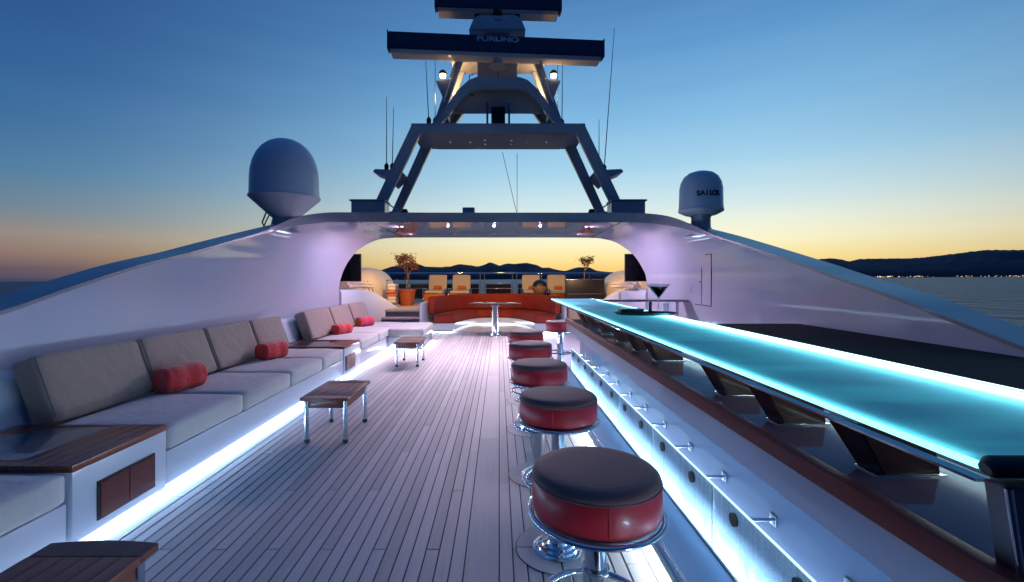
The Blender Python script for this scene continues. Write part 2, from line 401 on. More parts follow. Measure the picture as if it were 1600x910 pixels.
for a, b in ((Y0, 2.2), (2.2, 4.8), (4.8, 7.4), (7.4, Y1)): plank(.621, .735, a, b, 'margin_board')
# right of the margin behind the bar the floor is plain
B('bar_floor', .74, 3.2, -.8, Y1, -.05, -.001, 'gel_flat', deck)

# ================================================================== ARCH / WING WALLS
LN = [(-1.0, -3.35, .12), (0.5, -3.35, .46), (1.8, -3.35, .82), (3.006, -3.35, 1.155), (3.5, -3.35, 1.31), (4.19, -3.35, 1.508), (4.855, -3.35, 1.66), (5.4, -3.35, 1.80), (6.3, -3.32, 2.03), (6.95, -3.17, 2.22),
      (7.5, -2.90, 2.34), (7.85, -2.60, 2.395), (8.0, -2.30, 2.417), (8.05, -1.1, 2.42), (8.05, -.05, 2.42)]
LF = [(9.45, -3.38, .12), (9.45, -3.38, .46), (9.45, -3.38, .82), (9.46, -3.38, 1.155), (9.49, -3.38, 1.31), (9.62, -3.37, 1.508), (9.75, -3.35, 1.66), (9.9, -3.32, 1.80), (10.2, -3.24, 2.03), (10.5, -3.08, 2.22),
      (10.7, -2.88, 2.34), (10.82, -2.64, 2.385), (10.88, -2.35, 2.40), (10.9, -1.1, 2.405), (10.9, -.05, 2.405)]
RN = [(-1.0, 3.2, -.02), (0.5, 3.2, .34), (1.8, 3.2, .69), (2.73, 3.2, .96), (3.21, 3.2, 1.104), (3.62, 3.2, 1.23), (4.31, 3.2, 1.41), (4.78, 3.2, 1.54), (6.0, 3.19, 1.86), (6.75, 3.10, 2.07),
      (7.35, 2.86, 2.26), (7.8, 2.55, 2.37), (8.0, 2.2, 2.41), (8.05, 1.05, 2.42), (8.05, -.05, 2.42)]
RF = [(9.45, 3.14, -.02), (9.45, 3.14, .34), (9.45, 3.14, .69), (9.45, 3.14, .96), (9.46, 3.14, 1.104), (9.48, 3.14, 1.23), (9.55, 3.13, 1.41), (9.62, 3.12, 1.54), (9.95, 3.04, 1.86), (10.25, 2.93, 2.07),
      (10.6, 2.74, 2.27), (10.78, 2.5, 2.36), (10.88, 2.2, 2.395), (10.9, 1.05, 2.405), (10.9, -.05, 2.405)]
def dense(pts, k=5):
    P = [Vector((x, y, z)) for (y, x, z) in pts]; out = []
    for i in range(len(P)-1):
        p0 = P[max(i-1, 0)]; p1 = P[i]; p2 = P[i+1]; p3 = P[min(i+2, len(P)-1)]
        for j in range(k):
            t = j/k
            out.append(.5*((2*p1)+(-p0+p2)*t+(2*p0-5*p1+4*p2-p3)*t*t+(-p0+3*p1-3*p2+p3)*t**3))
    out.append(P[-1]); return out
arch = thing('arch', 'white superstructure arch with two long wing walls sloping down beside the deck', 'arch')
def skin(bm, A, Bc, n=1, flip=False):
    g = [[bm.verts.new(a.lerp(b, j/n)) for j in range(n+1)] for a, b in zip(A, Bc)]
    for i in range(len(g)-1):
        for j in range(n): bm.faces.new((g[i][j], g[i][j+1], g[i+1][j+1], g[i+1][j]))
def build_arch():
    for side, Np, Fp in ((-1, LN, LF), (1, RN, RF)):
        Nn = dense(Np); Ff = dense(Fp); n = len(Nn); cut = 12*5     # index where the flat soffit starts
        bm = bmesh.new()
        # from the deck up to the first z of the curves
        skin(bm, [Vector((Nn[0].x, Nn[0].y, -.02)), Nn[0]], [Vector((Ff[0].x, Ff[0].y, -.02)), Ff[0]], 12)
        skin(bm, Nn[:cut+1], Ff[:cut+1], 14)
        bmesh.ops.remove_doubles(bm, verts=bm.verts, dist=.0005); bmesh.ops.recalc_face_normals(bm, faces=bm.faces)
        mesh_obj('wing_wall', bm, 'gel', arch, smooth=True)
        # cap and outer shell
        def out(i, k):
            t = i/(n-1); P = (Nn if k == 'n' else Ff)[i]
            w = max(0, min(1, (P.z-1.95)/.42)); w = w*w*(3-2*w)
            if i >= cut: w = 1
            if k == 'n':
                up = P+Vector((0, 0, .028+.142*w)); o = up+Vector((side*.33*(1-w), .30*w, .0)); return up, o
            o = P+Vector((side*.33*(1-w), -.0, .02+.26*w)); return o
        U = [out(i, 'n')[0] for i in range(n)]; O = [out(i, 'n')[1] for i in range(n)]; FO = [out(i, 'f') for i in range(n)]
        bm = bmesh.new()
        inn = [p+Vector((-side*.012*(1-max(0, min(1, (p.z-1.95)/.42))), -.006, 0)) for p in Nn]
        inu = [u+(a-b) for u, a, b in zip(U, inn, Nn)]
        skin(bm, inn, inu); skin(bm, inu, O, 2)
        low = [Vector((p.x, p.y, p.z)) for p in Nn]; skin(bm, low, inn)
        bmesh.ops.remove_doubles(bm, verts=bm.verts, dist=.0005); bmesh.ops.recalc_face_normals(bm, faces=bm.faces)
        mesh_obj('cap', bm, 'cap', arch, smooth=True, angle=30)
        bm = bmesh.new(); skin(bm, O, FO, 10)
        skin(bm, [Vector((O[0].x, O[0].y, -3)), O[0]], [Vector((FO[0].x, FO[0].y, -3)), FO[0]], 4)
        bmesh.ops.recalc_face_normals(bm, faces=bm.faces)
        mesh_obj('outer_shell', bm, 'cap', arch, smooth=True)
        bm = bmesh.new(); skin(bm, [Vector((Ff[0].x, Ff[0].y, -.02))]+Ff, [Vector((FO[0].x, FO[0].y, -.02))]+FO, 1)
        mesh_obj('aft_edge', bm, 'gel_flat', arch, smooth=True)
    bm = bmesh.new()
    xs = [-2.3, -1.4, -.5, .4, 1.3, 2.2]; g = []
    for x in xs:
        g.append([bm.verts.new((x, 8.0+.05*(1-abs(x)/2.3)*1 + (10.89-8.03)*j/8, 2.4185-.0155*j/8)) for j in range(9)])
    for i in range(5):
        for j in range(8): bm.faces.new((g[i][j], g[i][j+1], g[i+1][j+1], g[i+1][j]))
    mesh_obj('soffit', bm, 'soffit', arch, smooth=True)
    # recessed downlights in the soffit
    for y in (8.75, 10.1):
        for x in (-1.9, -1.0, -.1, .8, 1.7):
            lathe('downlight', [(0, 0), (.028, 0), (.03, -.004), (.045, -.006), (.047, 0)], ['downlight', 'chrome'], arch, 16, (x, y, 2.408), mats=[0, 1, 1, 1])
    # locker door let into the right wing wall
    d = B('locker_door', 3.168, 3.2, 6.70, 7.36, 1.0, 1.76, 'gel', arch, .012)
    B('door_gap', -.004, .004, -.008, .008, -.38, .38, 'caulk', d, loc=(3.165, 7.0, 1.38))
    B('handle', -.01, .01, -.05, .05, -.015, .015, 'chrome', d, .004, loc=(3.16, 7.03, 1.36))
    for z in (.99, 1.77): B('gasket', 3.160, 3.19, 6.68, 7.38, z-.006, z+.006, 'caulk', d)
    for y in (6.685, 7.375): B('gasket', 3.161, 3.19, y-.006, y+.006, .996, 1.764, 'caulk', d)
build_arch()
# slanted coaming behind the sofa backs
PR('coaming', [(-3.349, 0), (-3.06, 0), (-3.18, .40), (-3.30, .72), (-3.349, .78)], -.9, 10.3, 'gel_flat', arch)
B('roof_vent', -.72, -.48, 8.75, 9.0, 2.6, 2.80, 'mast', arch, .02)

# ================================================================== LEFT SOFAS AND CABINETS
XF = -2.2
def sofa(name, label, y0, y1, seams, group=None):
    t = thing(name, label, 'sofa', (-2.75, (y0+y1)/2, 0)); inv = Vector((2.75, -(y0+y1)/2, 0))
    def put(o): o.location = Vector(o.location)+inv; return o
    put(B('base', -3.05, XF-.012, y0+.01, y1-.01, .028, .25, 'gel_flat', t, .006))
    put(B('plinth', -3.04, XF-.10, y0+.02, y1-.02, 0.001, .0275, 'gel_flat', t))
    put(B('led_strip', XF-.052, XF-.02, y0+.02, y1-.02, .020, .0275, 'led', t))
    for a, b in zip(seams, seams[1:]):
        o = seat_o = mesh_obj('seat_cushion', cushion(.80, b-a-.008, .165, .035, .014, 9, .003), 'seat', t, (-2.6, (a+b)/2, .333), smooth=True); put(o)
        pts = [(-.375, .04), (.375, .04)]
        bm = cushion(.17, b-a-.008, .47, .035, .012, 9, .004)
        bmesh.ops.rotate(bm, cent=(0, 0, 0), matrix=Matrix.Rotation(math.radians(-20), 3, 'Y'), verts=bm.verts)
        o = mesh_obj('back_cushion', bm, 'fabric', t, (-3.115, (a+b)/2, .635), smooth=True); put(o)
        hy = (b-a)/2-.02; R3 = Matrix.Rotation(math.radians(-20), 3, 'Y')
        pp_ = [R3@Vector(q) for q in ((.084, -hy, -.2), (.086, -hy, .205), (.07, -hy+.01, .222), (.07, hy-.01, .222), (.086, hy, .205), (.084, hy, -.2))]
        T('piping', pp_, .0035, 'piping', o, 6)
        hs = (b-a)/2-.016
        T('piping', [(.372, -hs, .062), (.385, -hs+.015, .060), (.385, hs-.015, .060), (.372, hs, .062)], .003, 'piping', seat_o, 6)
    return t
sofa1 = sofa('sofa', 'long grey four cushion sofa along the left wing wall, between the two wood topped cabinets', 2.97, 6.36, [2.98, 3.87, 4.74, 5.60, 6.35])
sofa0 = sofa('sofa', 'cropped grey sofa at the lower left edge, nearest the camera', .5, 2.30, [.5, 1.4, 2.29])
sofa2 = sofa('corner_sofa', 'L shaped grey corner sofa below the arch, washed in lilac light', 7.10, 10.3, [7.11, 8.2, 9.25, 10.29])
def ext():
    inv = -Vector(sofa2.location)
    for o in (B('base', XF-.01, -1.53, 8.88, 10.2, .028, .25, 'gel_flat', sofa2, .006), B('plinth', XF-.1, -1.63, 8.98, 10.15, .001, .0275, 'gel_flat', sofa2),
              mesh_obj('chaise_cushion', cushion(.70, 1.36, .165, .035, .012, 9), 'seat', sofa2, (-1.85, 9.53, .333), smooth=True)):
        o.location = Vector(o.location)+inv
ext()
def cabinet(name, label, y0, y1, vent):
    t = thing(name, label, 'cabinet', (-2.75, (y0+y1)/2, 0)); inv = Vector((2.75, -(y0+y1)/2, 0)); L = []
    L.append(B('body', -3.15, XF, y0+.005, y1-.005, .028, .40, 'gel_flat', t, .006))
    L.append(B('plinth', -3.04, XF-.10, y0+.02, y1-.02, 0.001, .0275, 'gel_flat', t))
    L.append(B('led_strip', XF-.052, XF-.02, y0+.02, y1-.02, .020, .0275, 'led', t))
    bw = .075
    for k in range(4): L.append(B('top_board', XF-.335+k*.085, XF-.252+k*.085, y0, y1, .400, .437, 'wood', t, .003))
    L.append(B('top_board', -3.16, XF-.337, y0, y0+.075, .400, .437, 'wood', t, .003))
    L.append(B('top_board', -3.16, XF-.337, y1-.03, y1, .400, .437, 'wood', t, .003))
    L.append(B('top_board', -3.16, -3.08, y0+.077, y1-.032, .400, .437, 'wood', t, .003))
    L.append(B('glass_inset', -3.078, XF-.337, y0+.077, y1-.032, .400, .434, 'glass_inset', t, .002))
    ym = (vent[0]+vent[1])/2
    fr = B('vent_frame', XF-.002, XF+.010, vent[0]-.012, vent[1]+.012, .078, .292, 'black', t); L.append(fr)
    for a, b in ((vent[0], ym-.003), (ym+.003, vent[1])):
        d = B('vent_door', XF+.008, XF+.016, a, b, .09, .28, 'wood_panel', t); L.append(d)
    for k in range(0): L.append(B('louvre', XF+.014, XF+.021, vent[0]+.012, vent[1]-.012, .105+k*.036, .119+k*.036, 'wood_panel', t, .002))
    for o in L: o.location = Vector(o.location)+inv
    return t
cabinet('low_cabinet', 'nearest white cabinet with teak framed smoked glass top and dark red panel', 2.305, 2.965, (2.46, 2.84))
cabinet('low_cabinet', 'far white cabinet with teak top between the long sofa and corner sofa', 6.365, 7.095, (6.42, 6.80))

def bolster(label, x, y, rz, length, r, m1, m2, z=.415):
    t = thing('bolster_pillow', label, 'pillow', (x, y, z), rz)
    prof = []
    bm = bmesh.new(); n = 34; seg = 24; rings = []
    for i in range(n+1):
        s = -1+2*i/n; yy = s*length/2; e = max(0, (abs(s)-.88)/.12); rr = r*(1-.22*e**2)*(1+.03*math.sin(7*s+length*30))
        if i in (0, n): rr = r*.74
        rings.append([bm.verts.new((rr*math.copysign(abs(math.cos(2*PI*k/seg))**.72, math.cos(2*PI*k/seg))*1.03, yy, r*.93+rr*.93*math.copysign(abs(math.sin(2*PI*k/seg))**.72, math.sin(2*PI*k/seg)))) for k in range(seg)])
    for i in range(n):
        for k in range(seg): bm.faces.new((rings[i][k], rings[i][(k+1) % seg], rings[i+1][(k+1) % seg], rings[i+1][k]))
    bmesh.ops.recalc_face_normals(bm, faces=bm.faces)
    mesh_obj('cover', bm, m1, t, smooth=True)
    for s in (-1, 1):
        bm = bmesh.new(); c = bm.verts.new((0, s*(length/2-.012), r*.93)); rg = [bm.verts.new((r*.76*math.cos(2*PI*k/20), s*length/2, r*.93+r*.70*math.sin(2*PI*k/20))) for k in range(20)]
        for k in range(20): bm.faces.new((c, rg[k], rg[(k+1) % 20]))
        bmesh.ops.recalc_face_normals(bm, faces=bm.faces)
        mesh_obj('end_panel', bm, m2, t, smooth=True)
    return t
bolster('largest red bolster pillow, on the near half of the long sofa', -2.84, 3.99, math.radians(-18), .36, .118, 'red', 'red')
bolster('red bolster pillow at the far end of the long sofa', -2.80, 5.52, math.radians(-20), .33, .112, 'red', 'red')
bolster('red bolster pillow on the near end of the corner sofa, beside its first back seam', -2.80, 7.98, math.radians(-24), .36, .10, 'red', 'red')
bolster('small pink bolster pillow with an orange end in the far corner of the corner sofa', -2.80, 9.35, math.radians(-35), .36, .105, 'pink', 'orange')

# ================================================================== SIDE TABLES
def side_table():
    t = thing('side_table', 'middle teak side table with steel legs, standing before the long sofa', 'table', (-1.478, 4.10, 0), group='teak side tables along the left sofas')
    w, l, h = .205, .325, .396
    def bow(y, s): return y
    # frame: four border boards (bowed ends) around three inner slats
    for s in (-1, 1):
        bm = bmesh.new(); pts = []
        for k in range(9): x = -w+2*w*k/8; pts.append((x, s*(l+.018*(1-(x/w)**2))))
        pts += [(w, s*(l-.085)), (-w, s*(l-.085))]
        prism(bm, pts, h-.028, h, 'z'); bmesh.ops.bevel(bm, geom=bm.edges[:], offset=.003, segments=1, affect='EDGES')
        mesh_obj('end_board', bm, 'table_wood', t)
        B('edge_board', s*w-(0 if s < 0 else .07), s*w+(.07 if s < 0 else 0), -l+.087, l-.087, h-.028, h, 'table_wood', t, .003)
    for k in range(4):
        B('slat', -w+.071+k*.067, -w+.1365+k*.067, -l+.086, l-.086, h-.031, h-.001, 'table_wood', t, .002)
    for s in (-1, 1):
        B('apron', -.16, .16, s*.265-.011, s*.265+.011, h-.10, h-.029, 'table_wood', t, .002)
        B('apron', s*.165-.011, s*.165+.011, -.252, .252, h-.10, h-.029, 'table_wood', t, .002)
        for q in (-1, 1):
            g = lathe('leg', [(0, .02), (.019, .02), (.019, h-.03), (0, h-.03)], 'leg_steel', t, 16, (s*.165, q*.278, 0))
            lathe('foot', [(0, 0), (.023, 0), (.023, .03), (.02, .034), (0, .034)], 'rubber', g, 16)
    return t
tb = side_table()
copy_tree(tb, (-1.47, 7.42, 0), label='farthest teak side table, small before the lilac lit corner sofa')
copy_tree(tb, (-1.50, 1.38, 0), label='nearest teak side table, cropped at the bottom left corner')

# ================================================================== BAR STOOLS
def stool():
    t = thing('bar_stool', 'nearest red bar stool with darkly shaded top, largest of the row', 'bar stool', (.305, 1.42, 0), group='round red bar stools at the bar')
    lathe('seat', [(0, .675), (.17, .675), (.196, .68), (.201, .69), (.202, .73), (.200, .772), (.1975, .778)], 'leather', t, 48)
    lathe('seat_top', [(.1975, .777), (.199, .781), (.197, .791), (.188, .800), (.172, .805), (.14, .808), (.07, .810), (0, .811)], 'leather_shaded', t, 48)
    bm = bmesh.new(); tube(bm, circ(.1985, .7775, 56), .003, 6, closed=True); bmesh.ops.recalc_face_normals(bm, faces=bm.faces); mesh_obj('piping', bm, 'leather_shaded', t, smooth=True)
    for k in range(3):
        a = .5+k*2*PI/3; T('seam', [(.2015*math.cos(a), .2015*math.sin(a), .692), (.2035*math.cos(a), .2035*math.sin(a), .73), (.2005*math.cos(a), .2005*math.sin(a), .774)], .0022, 'leather', t, 6)
    T('ring', circ(.207, .668, 56), .0085, 'chrome', t, 10, True)
    lathe('seat_plate', [(0, .674), (.19, .674), (.19, .664), (.06, .650), (.04, .63), (0, .63)], 'steel_dark', t, 40)
    lathe('upper_post', [(0, .40), (.034, .40), (.034, .64), (0, .64)], 'chrome', t, 28)
    lathe('lower_post', [(0, .02), (.040, .02), (.040, .47), (.044, .475), (.044, .49), (.035, .495), (0, .495)], 'chrome', t, 28)
    f = T('foot_ring', circ(.175, .36, 48), .011, 'chrome', t, 10, True)
    for k in range(3):
        a = math.radians(90+120*k); T('spoke', [(0.03*math.cos(a), .03*math.sin(a), .36), (.17*math.cos(a), .17*math.sin(a), .36)], .008, 'chrome', f, 8)
    lathe('foot', [(0, .001), (.128, .001), (.130, .008), (.122, .013), (.108, .015), (.104, .023), (.086, .026), (.080, .036), (.062, .040), (.056, .054), (.04, .06), (0, .06)], 'chrome', t, 40, angle=30)
    return t
st = stool()
stools = [(.305, 1.42)]
for (x, y, lb) in ((.306, 2.33, 'second bar stool from the camera, red with darkly shaded top'), (.285, 3.20, 'third bar stool from the camera, in the middle of the row'),
                   (.29, 4.17, 'fourth bar stool from the camera, red drum seat half hidden behind the third'), (.305, 5.15, 'fifth bar stool from the camera, last of the straight row'),
                   (.86, 6.34, 'farthest bar stool standing alone round the far end of the bar')):
    copy_tree(st, (x, y, 0), rz=1.7*y, label=lb); stools.append((x, y))
# round teak pads let into the deck under each stool
for (x, y) in stools:
    if x > .5: continue
    n = 40
    bm = bmesh.new(); bmesh.ops.create_circle(bm, cap_ends=True, radius=.222, segments=n); o = mesh_obj('pad_joint', bm, 'caulk', deck, (x, y, .0025))
    for q in range(4):
        bm = bmesh.new(); a0 = q*PI/2+.016; a1 = (q+1)*PI/2-.016
        pts = [(.005, .005)]+[(.217*math.cos(a0+(a1-a0)*k/12), .217*math.sin(a0+(a1-a0)*k/12)) for k in range(13)]
        if q == 1: pts[0] = (-.005, .005)
        if q == 2: pts[0] = (-.005, -.005)
        if q == 3: pts[0] = (.005, -.005)
        prism(bm, pts, .003, .0055, 'z'); mesh_obj('pad_sector', bm, 'teak', deck, (x, y, 0))

# ================================================================== BAR
BY0, BY1 = -.2, 6.0
bar = thing('bar', 'long bar with glowing cyan glass top, dark red trim and lit etched glass front', 'bar', (0, 0, 0))
# step in front with light below its edge
B('foot_step', .775, 1.035, BY0, 6.75, .052, .068, 'step_blue', bar, .003)
B('step_plinth', .82, 1.035, BY0, 6.74, .001, .0515, 'steel_dark', bar)
B('step_edging', .768, .781, BY0, 6.75, .050, .073, 'steel_dark', bar, .002)
T('foot_rail', [(.80, BY0, .10), (.80, 6.7, .10)], .0065, 'chrome', bar, 8)
for k in range(9):
    g = T('rail_post', [(.80, 1.0+k*.75, .06), (.80, 1.0+k*.75, .10)], .007, 'chrome', bar, 8)
    lathe('post_flange', [(0, 0), (.018, 0), (.016, .006), (0, .006)], 'chrome', g, 12, (.80, 1.0+k*.75, .062))
B('step_led', .805, .819, BY0+.05, 6.7, .020, .045, 'led', bar)
B('glass_channel', 1.036, 1.064, BY0, 6.78, .002, .075, 'steel_dark', bar, .003)
B('recess_back', 1.22, 1.26, BY0, 6.76, 0, .72, 'recess_paint', bar)
B('recess_led', 1.10, 1.16, BY0+.05, 6.70, .003, .02, 'led', bar)
# overhanging counter box with red trim
fasc = PR('front_fascia', [(.90, .712), (.93, .700), (1.215, .700), (1.215, .827), (.90, .827)], BY0, BY1, 'gel_flat', bar)
B('trim', .886, .93, BY0, BY1+.01, .822, .876, 'trim', bar, .006)
B('counter', .931, 1.85, BY0, BY1, .829, .858, 'counter', bar, .003)
B('end_panel', .915, 1.83, 5.93, 5.985, .05, .70, 'gel_flat', bar) if False else None
B('end_panel', 1.262, 1.85, 5.9, 5.96, 0, .828, 'gel_flat', bar)
B('rear_panel', 1.80, 1.84, BY0, 5.9, 0, .828, 'gel_flat', bar)
def etched():
    m = bpy.data.materials.new('etched_glass'); m.use_nodes = True; nt = m.node_tree; N = nt.nodes; L = nt.links
    N.clear(); out = N.new('ShaderNodeOutputMaterial')
    tc = N.new('ShaderNodeTexCoord'); mp = N.new('ShaderNodeMapping'); mp.inputs['Scale'].default_value = (1, 42, 4); L.new(tc.outputs['Object'], mp.inputs[0])
    nz = N.new('ShaderNodeTexNoise'); nz.inputs['Scale'].default_value = 1; nz.inputs['Detail'].default_value = 4; L.new(mp.outputs[0], nz.inputs[0])
    mp2 = N.new('ShaderNodeMapping'); mp2.inputs['Scale'].default_value = (1, 95, 120); L.new(tc.outputs['Object'], mp2.inputs[0])
    vo = N.new('ShaderNodeTexVoronoi'); vo.inputs['Scale'].default_value = 1; L.new(mp2.outputs[0], vo.inputs[0])
    lt = N.new('ShaderNodeMapRange'); lt.inputs[1].default_value = .18; lt.inputs[2].default_value = .36; lt.inputs[3].default_value = .62; lt.inputs[4].default_value = 1.0; L.new(vo.outputs['Distance'], lt.inputs[0])
    mr = N.new('ShaderNodeMapRange'); mr.inputs[1].default_value = .3; mr.inputs[2].default_value = .7; mr.inputs[3].default_value = .72; mr.inputs[4].default_value = 1.0; L.new(nz.outputs[0], mr.inputs[0])
    mu = N.new('ShaderNodeMath'); mu.operation = 'MULTIPLY'; L.new(mr.outputs[0], mu.inputs[0]); L.new(lt.outputs[0], mu.inputs[1])
    tr = N.new('ShaderNodeBsdfTransparent'); tr.inputs[0].default_value = (.8, .9, .95, 1)
    tl = N.new('ShaderNodeBsdfTranslucent'); tl.inputs[0].default_value = (.80, .92, 1, 1)
    df = N.new('ShaderNodeBsdfDiffuse'); df.inputs[0].default_value = (.7, .85, .95, 1)
    gl = N.new('ShaderNodeBsdfGlossy'); gl.inputs['Roughness'].default_value = .08
    m1 = N.new('ShaderNodeMixShader'); m1.inputs[0].default_value = .08; L.new(tl.outputs[0], m1.inputs[1]); L.new(df.outputs[0], m1.inputs[2])
    m2 = N.new('ShaderNodeMixShader'); L.new(mu.outputs[0], m2.inputs[0]); L.new(tr.outputs[0], m2.inputs[1]); L.new(m1.outputs[0], m2.inputs[2])
    fr = N.new('ShaderNodeFresnel'); fr.inputs[0].default_value = 1.3
    m3 = N.new('ShaderNodeMixShader'); L.new(fr.outputs[0], m3.inputs[0]); L.new(m2.outputs[0], m3.inputs[1]); L.new(gl.outputs[0], m3.inputs[2])
    L.new(m3.outputs[0], out.inputs[0]); return m
M['etched'] = etched()
M['glass_edge'] = mat('lit_glass_edge', (.8, .95, 1), .2, emit=(.6, .85, 1), estr=1.2)
discs = [1.553+.4325*k for k in range(-2, 12)]
for a in range(0, len(discs), 2):
    y0 = discs[a]-.215; y1 = discs[a]+.645
    p = B('front_glass', 1.046, 1.056, y0+.003, min(y1, 6.75)-.003, .03, .388, 'etched', bar)
    B('glass_edge', 1.0455, 1.0565, y0+.003, min(y1, 6.75)-.003, .3885, .392, 'glass_edge', p)
    for y in discs[a:a+2]:
        if y > 6.7: continue
        g = T('standoff', [(1.032, y, .332), (1.045, y, .332)], .029, 'black', p, 24)
        T('standoff_pin', [(1.057, y, .332), (1.212, y, .332)], .008, 'leg_steel', p, 10)
        B('wall_plate', 1.211, 1.219, y-.022, y+.022, .308, .356, 'leg_steel', p, .002)
# glass top in three panels, LED channels along both edges
def cyan_glass():
    m = bpy.data.materials.new('cyan_glass_top'); m.use_nodes = True; nt = m.node_tree; N = nt.nodes; L = nt.links
    N.clear(); out = N.new('ShaderNodeOutputMaterial')
    tc = N.new('ShaderNodeTexCoord'); mp = N.new('ShaderNodeMapping'); mp.inputs['Scale'].default_value = (1.1, 6.5, 1); mp.inputs['Rotation'].default_value = (0, 0, .10); L.new(tc.outputs['Object'], mp.inputs[0])
    nz = N.new('ShaderNodeTexNoise'); nz.inputs['Scale'].default_value = 1; nz.inputs['Detail'].default_value = 6; L.new(mp.outputs[0], nz.inputs[0])
    mr = N.new('ShaderNodeMapRange'); mr.inputs[1].default_value = .36; mr.inputs[2].default_value = .66; L.new(nz.outputs[0], mr.inputs[0])
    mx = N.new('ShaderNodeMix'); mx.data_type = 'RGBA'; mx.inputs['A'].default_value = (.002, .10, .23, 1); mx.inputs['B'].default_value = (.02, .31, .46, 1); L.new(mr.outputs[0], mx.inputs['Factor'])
    tl = N.new('ShaderNodeBsdfTranslucent'); L.new(mx.outputs['Result'], tl.inputs[0]) if False else None; tl.inputs[0].default_value = (.15, .58, .72, 1)
    df = N.new('ShaderNodeBsdfDiffuse'); df.inputs[0].default_value = (.25, .5, .6, 1)
    m1 = N.new('ShaderNodeMixShader'); m1.inputs[0].default_value = .10; L.new(tl.outputs[0], m1.inputs[1]); L.new(df.outputs[0], m1.inputs[2])
    gl = N.new('ShaderNodeBsdfGlossy'); gl.inputs['Roughness'].default_value = .35
    m3 = N.new('ShaderNodeMixShader'); m3.inputs[0].default_value = .05; L.new(m1.outputs[0], m3.inputs[1]); L.new(gl.outputs[0], m3.inputs[2])
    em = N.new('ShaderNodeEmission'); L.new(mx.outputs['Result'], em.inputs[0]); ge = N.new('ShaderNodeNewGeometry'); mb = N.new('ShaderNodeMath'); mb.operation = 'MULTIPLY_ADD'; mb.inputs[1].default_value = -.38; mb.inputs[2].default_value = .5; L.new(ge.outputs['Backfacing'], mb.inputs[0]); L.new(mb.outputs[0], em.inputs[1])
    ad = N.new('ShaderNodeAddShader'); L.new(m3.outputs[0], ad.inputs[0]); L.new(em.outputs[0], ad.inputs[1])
    L.new(ad.outputs[0], out.inputs[0]); return m
M['cyan'] = cyan_glass()
GX0, GX1 = .922, 1.63
for a, b in ((.86, 3.055), (3.065, 5.2), (5.21, 7.9)):
    bm = bmesh.new(); g = [bm.verts.new(c) for c in ((GX0, a, 1.05), (GX1, a, 1.05), (GX1, b, 1.05), (GX0, b, 1.05))]; bm.faces.new(g)
    # a frosted sheet lit from beneath; the frosted face is the thin diffusing layer, the rims carry its thickness
    r = bmesh.new(); r.free()
    p = mesh_obj('glass_panel', bm, 'cyan', bar)
    B('rim', GX0-.005, GX0, a, b, 1.036, 1.051, 'led_cyan', p)
    B('rim', GX1, GX1+.008, a, b, 1.028, 1.053, 'led_ice', p)
    B('light_channel', GX0+.002, GX0+.03, a+.01, b-.01, 1.006, 1.012, 'chrome', p)
    B('light_channel', GX1-.03, GX1-.002, a+.01, b-.01, 1.006, 1.012, 'chrome', p)
B('panel_joint', GX0, GX1, 3.056, 3.064, 1.035, 1.051, 'steel_dark', bar)
B('panel_joint', GX0, GX1, 5.201, 5.209, 1.035, 1.051, 'steel_dark', bar)
# leaning wooden brackets carrying the glass
def bracket():
    bm = bmesh.new()
    lo = [(1.035, .035), (1.215, .035), (1.215, -.03), (1.055, -.035)]; hi = [(.955, .06), (1.19, .06), (1.19, -.03), (.975, -.04)]
    A = [bm.verts.new((x, y, .8595)) for x, y in lo]; C = [bm.verts.new((x, y, 1.005)) for x, y in hi]
    for k in range(4): bm.faces.new((A[k], A[(k+1) % 4], C[(k+1) % 4], C[k]))
    bm.faces.new(A[::-1]); bm.faces.new(C); bmesh.ops.recalc_face_normals(bm, faces=bm.faces)
    bmesh.ops.bevel(bm, geom=bm.edges[:], offset=.004, segments=2, affect='EDGES')
    o = mesh_obj('bracket', bm, 'wood_dark', bar, (0, 1.26, 0), smooth=True, angle=35)
    B('bracket_shoe', 1.028, 1.222, -.040, .040, .858, .865, 'chrome', o, .002)
    return o
br = bracket()
for y in (1.69, 2.10, 2.98, 3.42, 3.9, 4.5, 5.1, 5.55): copy_tree(br, (0, y, 0), parent=bar)
# dark end frame with padded black rail
for x in (.925, 1.52):
    lg_ = PR('end_leg', [(x, .8595), (x+.085, .8595), (x+.06, 1.03), (x-.025, 1.03)], .79, .835, 'steel_dark', bar, bev=.003)
    T('leg_edge', [(x-.002, .79, .862), (x-.027, .79, 1.03)], .006, 'chrome', lg_, 10)
    T('leg_edge', [(x+.087, .79, .862), (x+.062, .79, 1.03)], .005, 'chrome', lg_, 10)
T('padded_rail', [(.90, .83, 1.048), (.912, .83, 1.052), (1.62, .83, 1.052), (1.632, .83, 1.048)], [.012, .020, .020, .012], 'rubber', bar, 16)
# back counter against the right wing wall
bc = thing('back_counter', 'dark covered back counter behind the bar against the right wing wall', 'counter', (2.5, 2.0, 0))
bm = bmesh.new(); pts = [(1.95-2.5, -2.6), (3.15-2.5, -2.6), (3.15-2.5, 2.72), (2.55-2.5, 2.72)]
for k in range(6):
    a = PI/2+k*PI/2/5; pts.append((2.42-2.5+.28*math.cos(a), 2.44+.28*math.sin(a)))
pts += [(1.95-2.5, 1.2)]
prism(bm, pts, .88, .93, 'z'); bmesh.ops.bevel(bm, geom=bm.edges[:], offset=.012, segments=2, affect='EDGES'); mesh_obj('counter_top', bm, 'counter_dark', bc, smooth=True, angle=35)
B('cabinet_body', -.45, .65, -2.6, 2.45, 0, .879, 'gel_flat', bc)
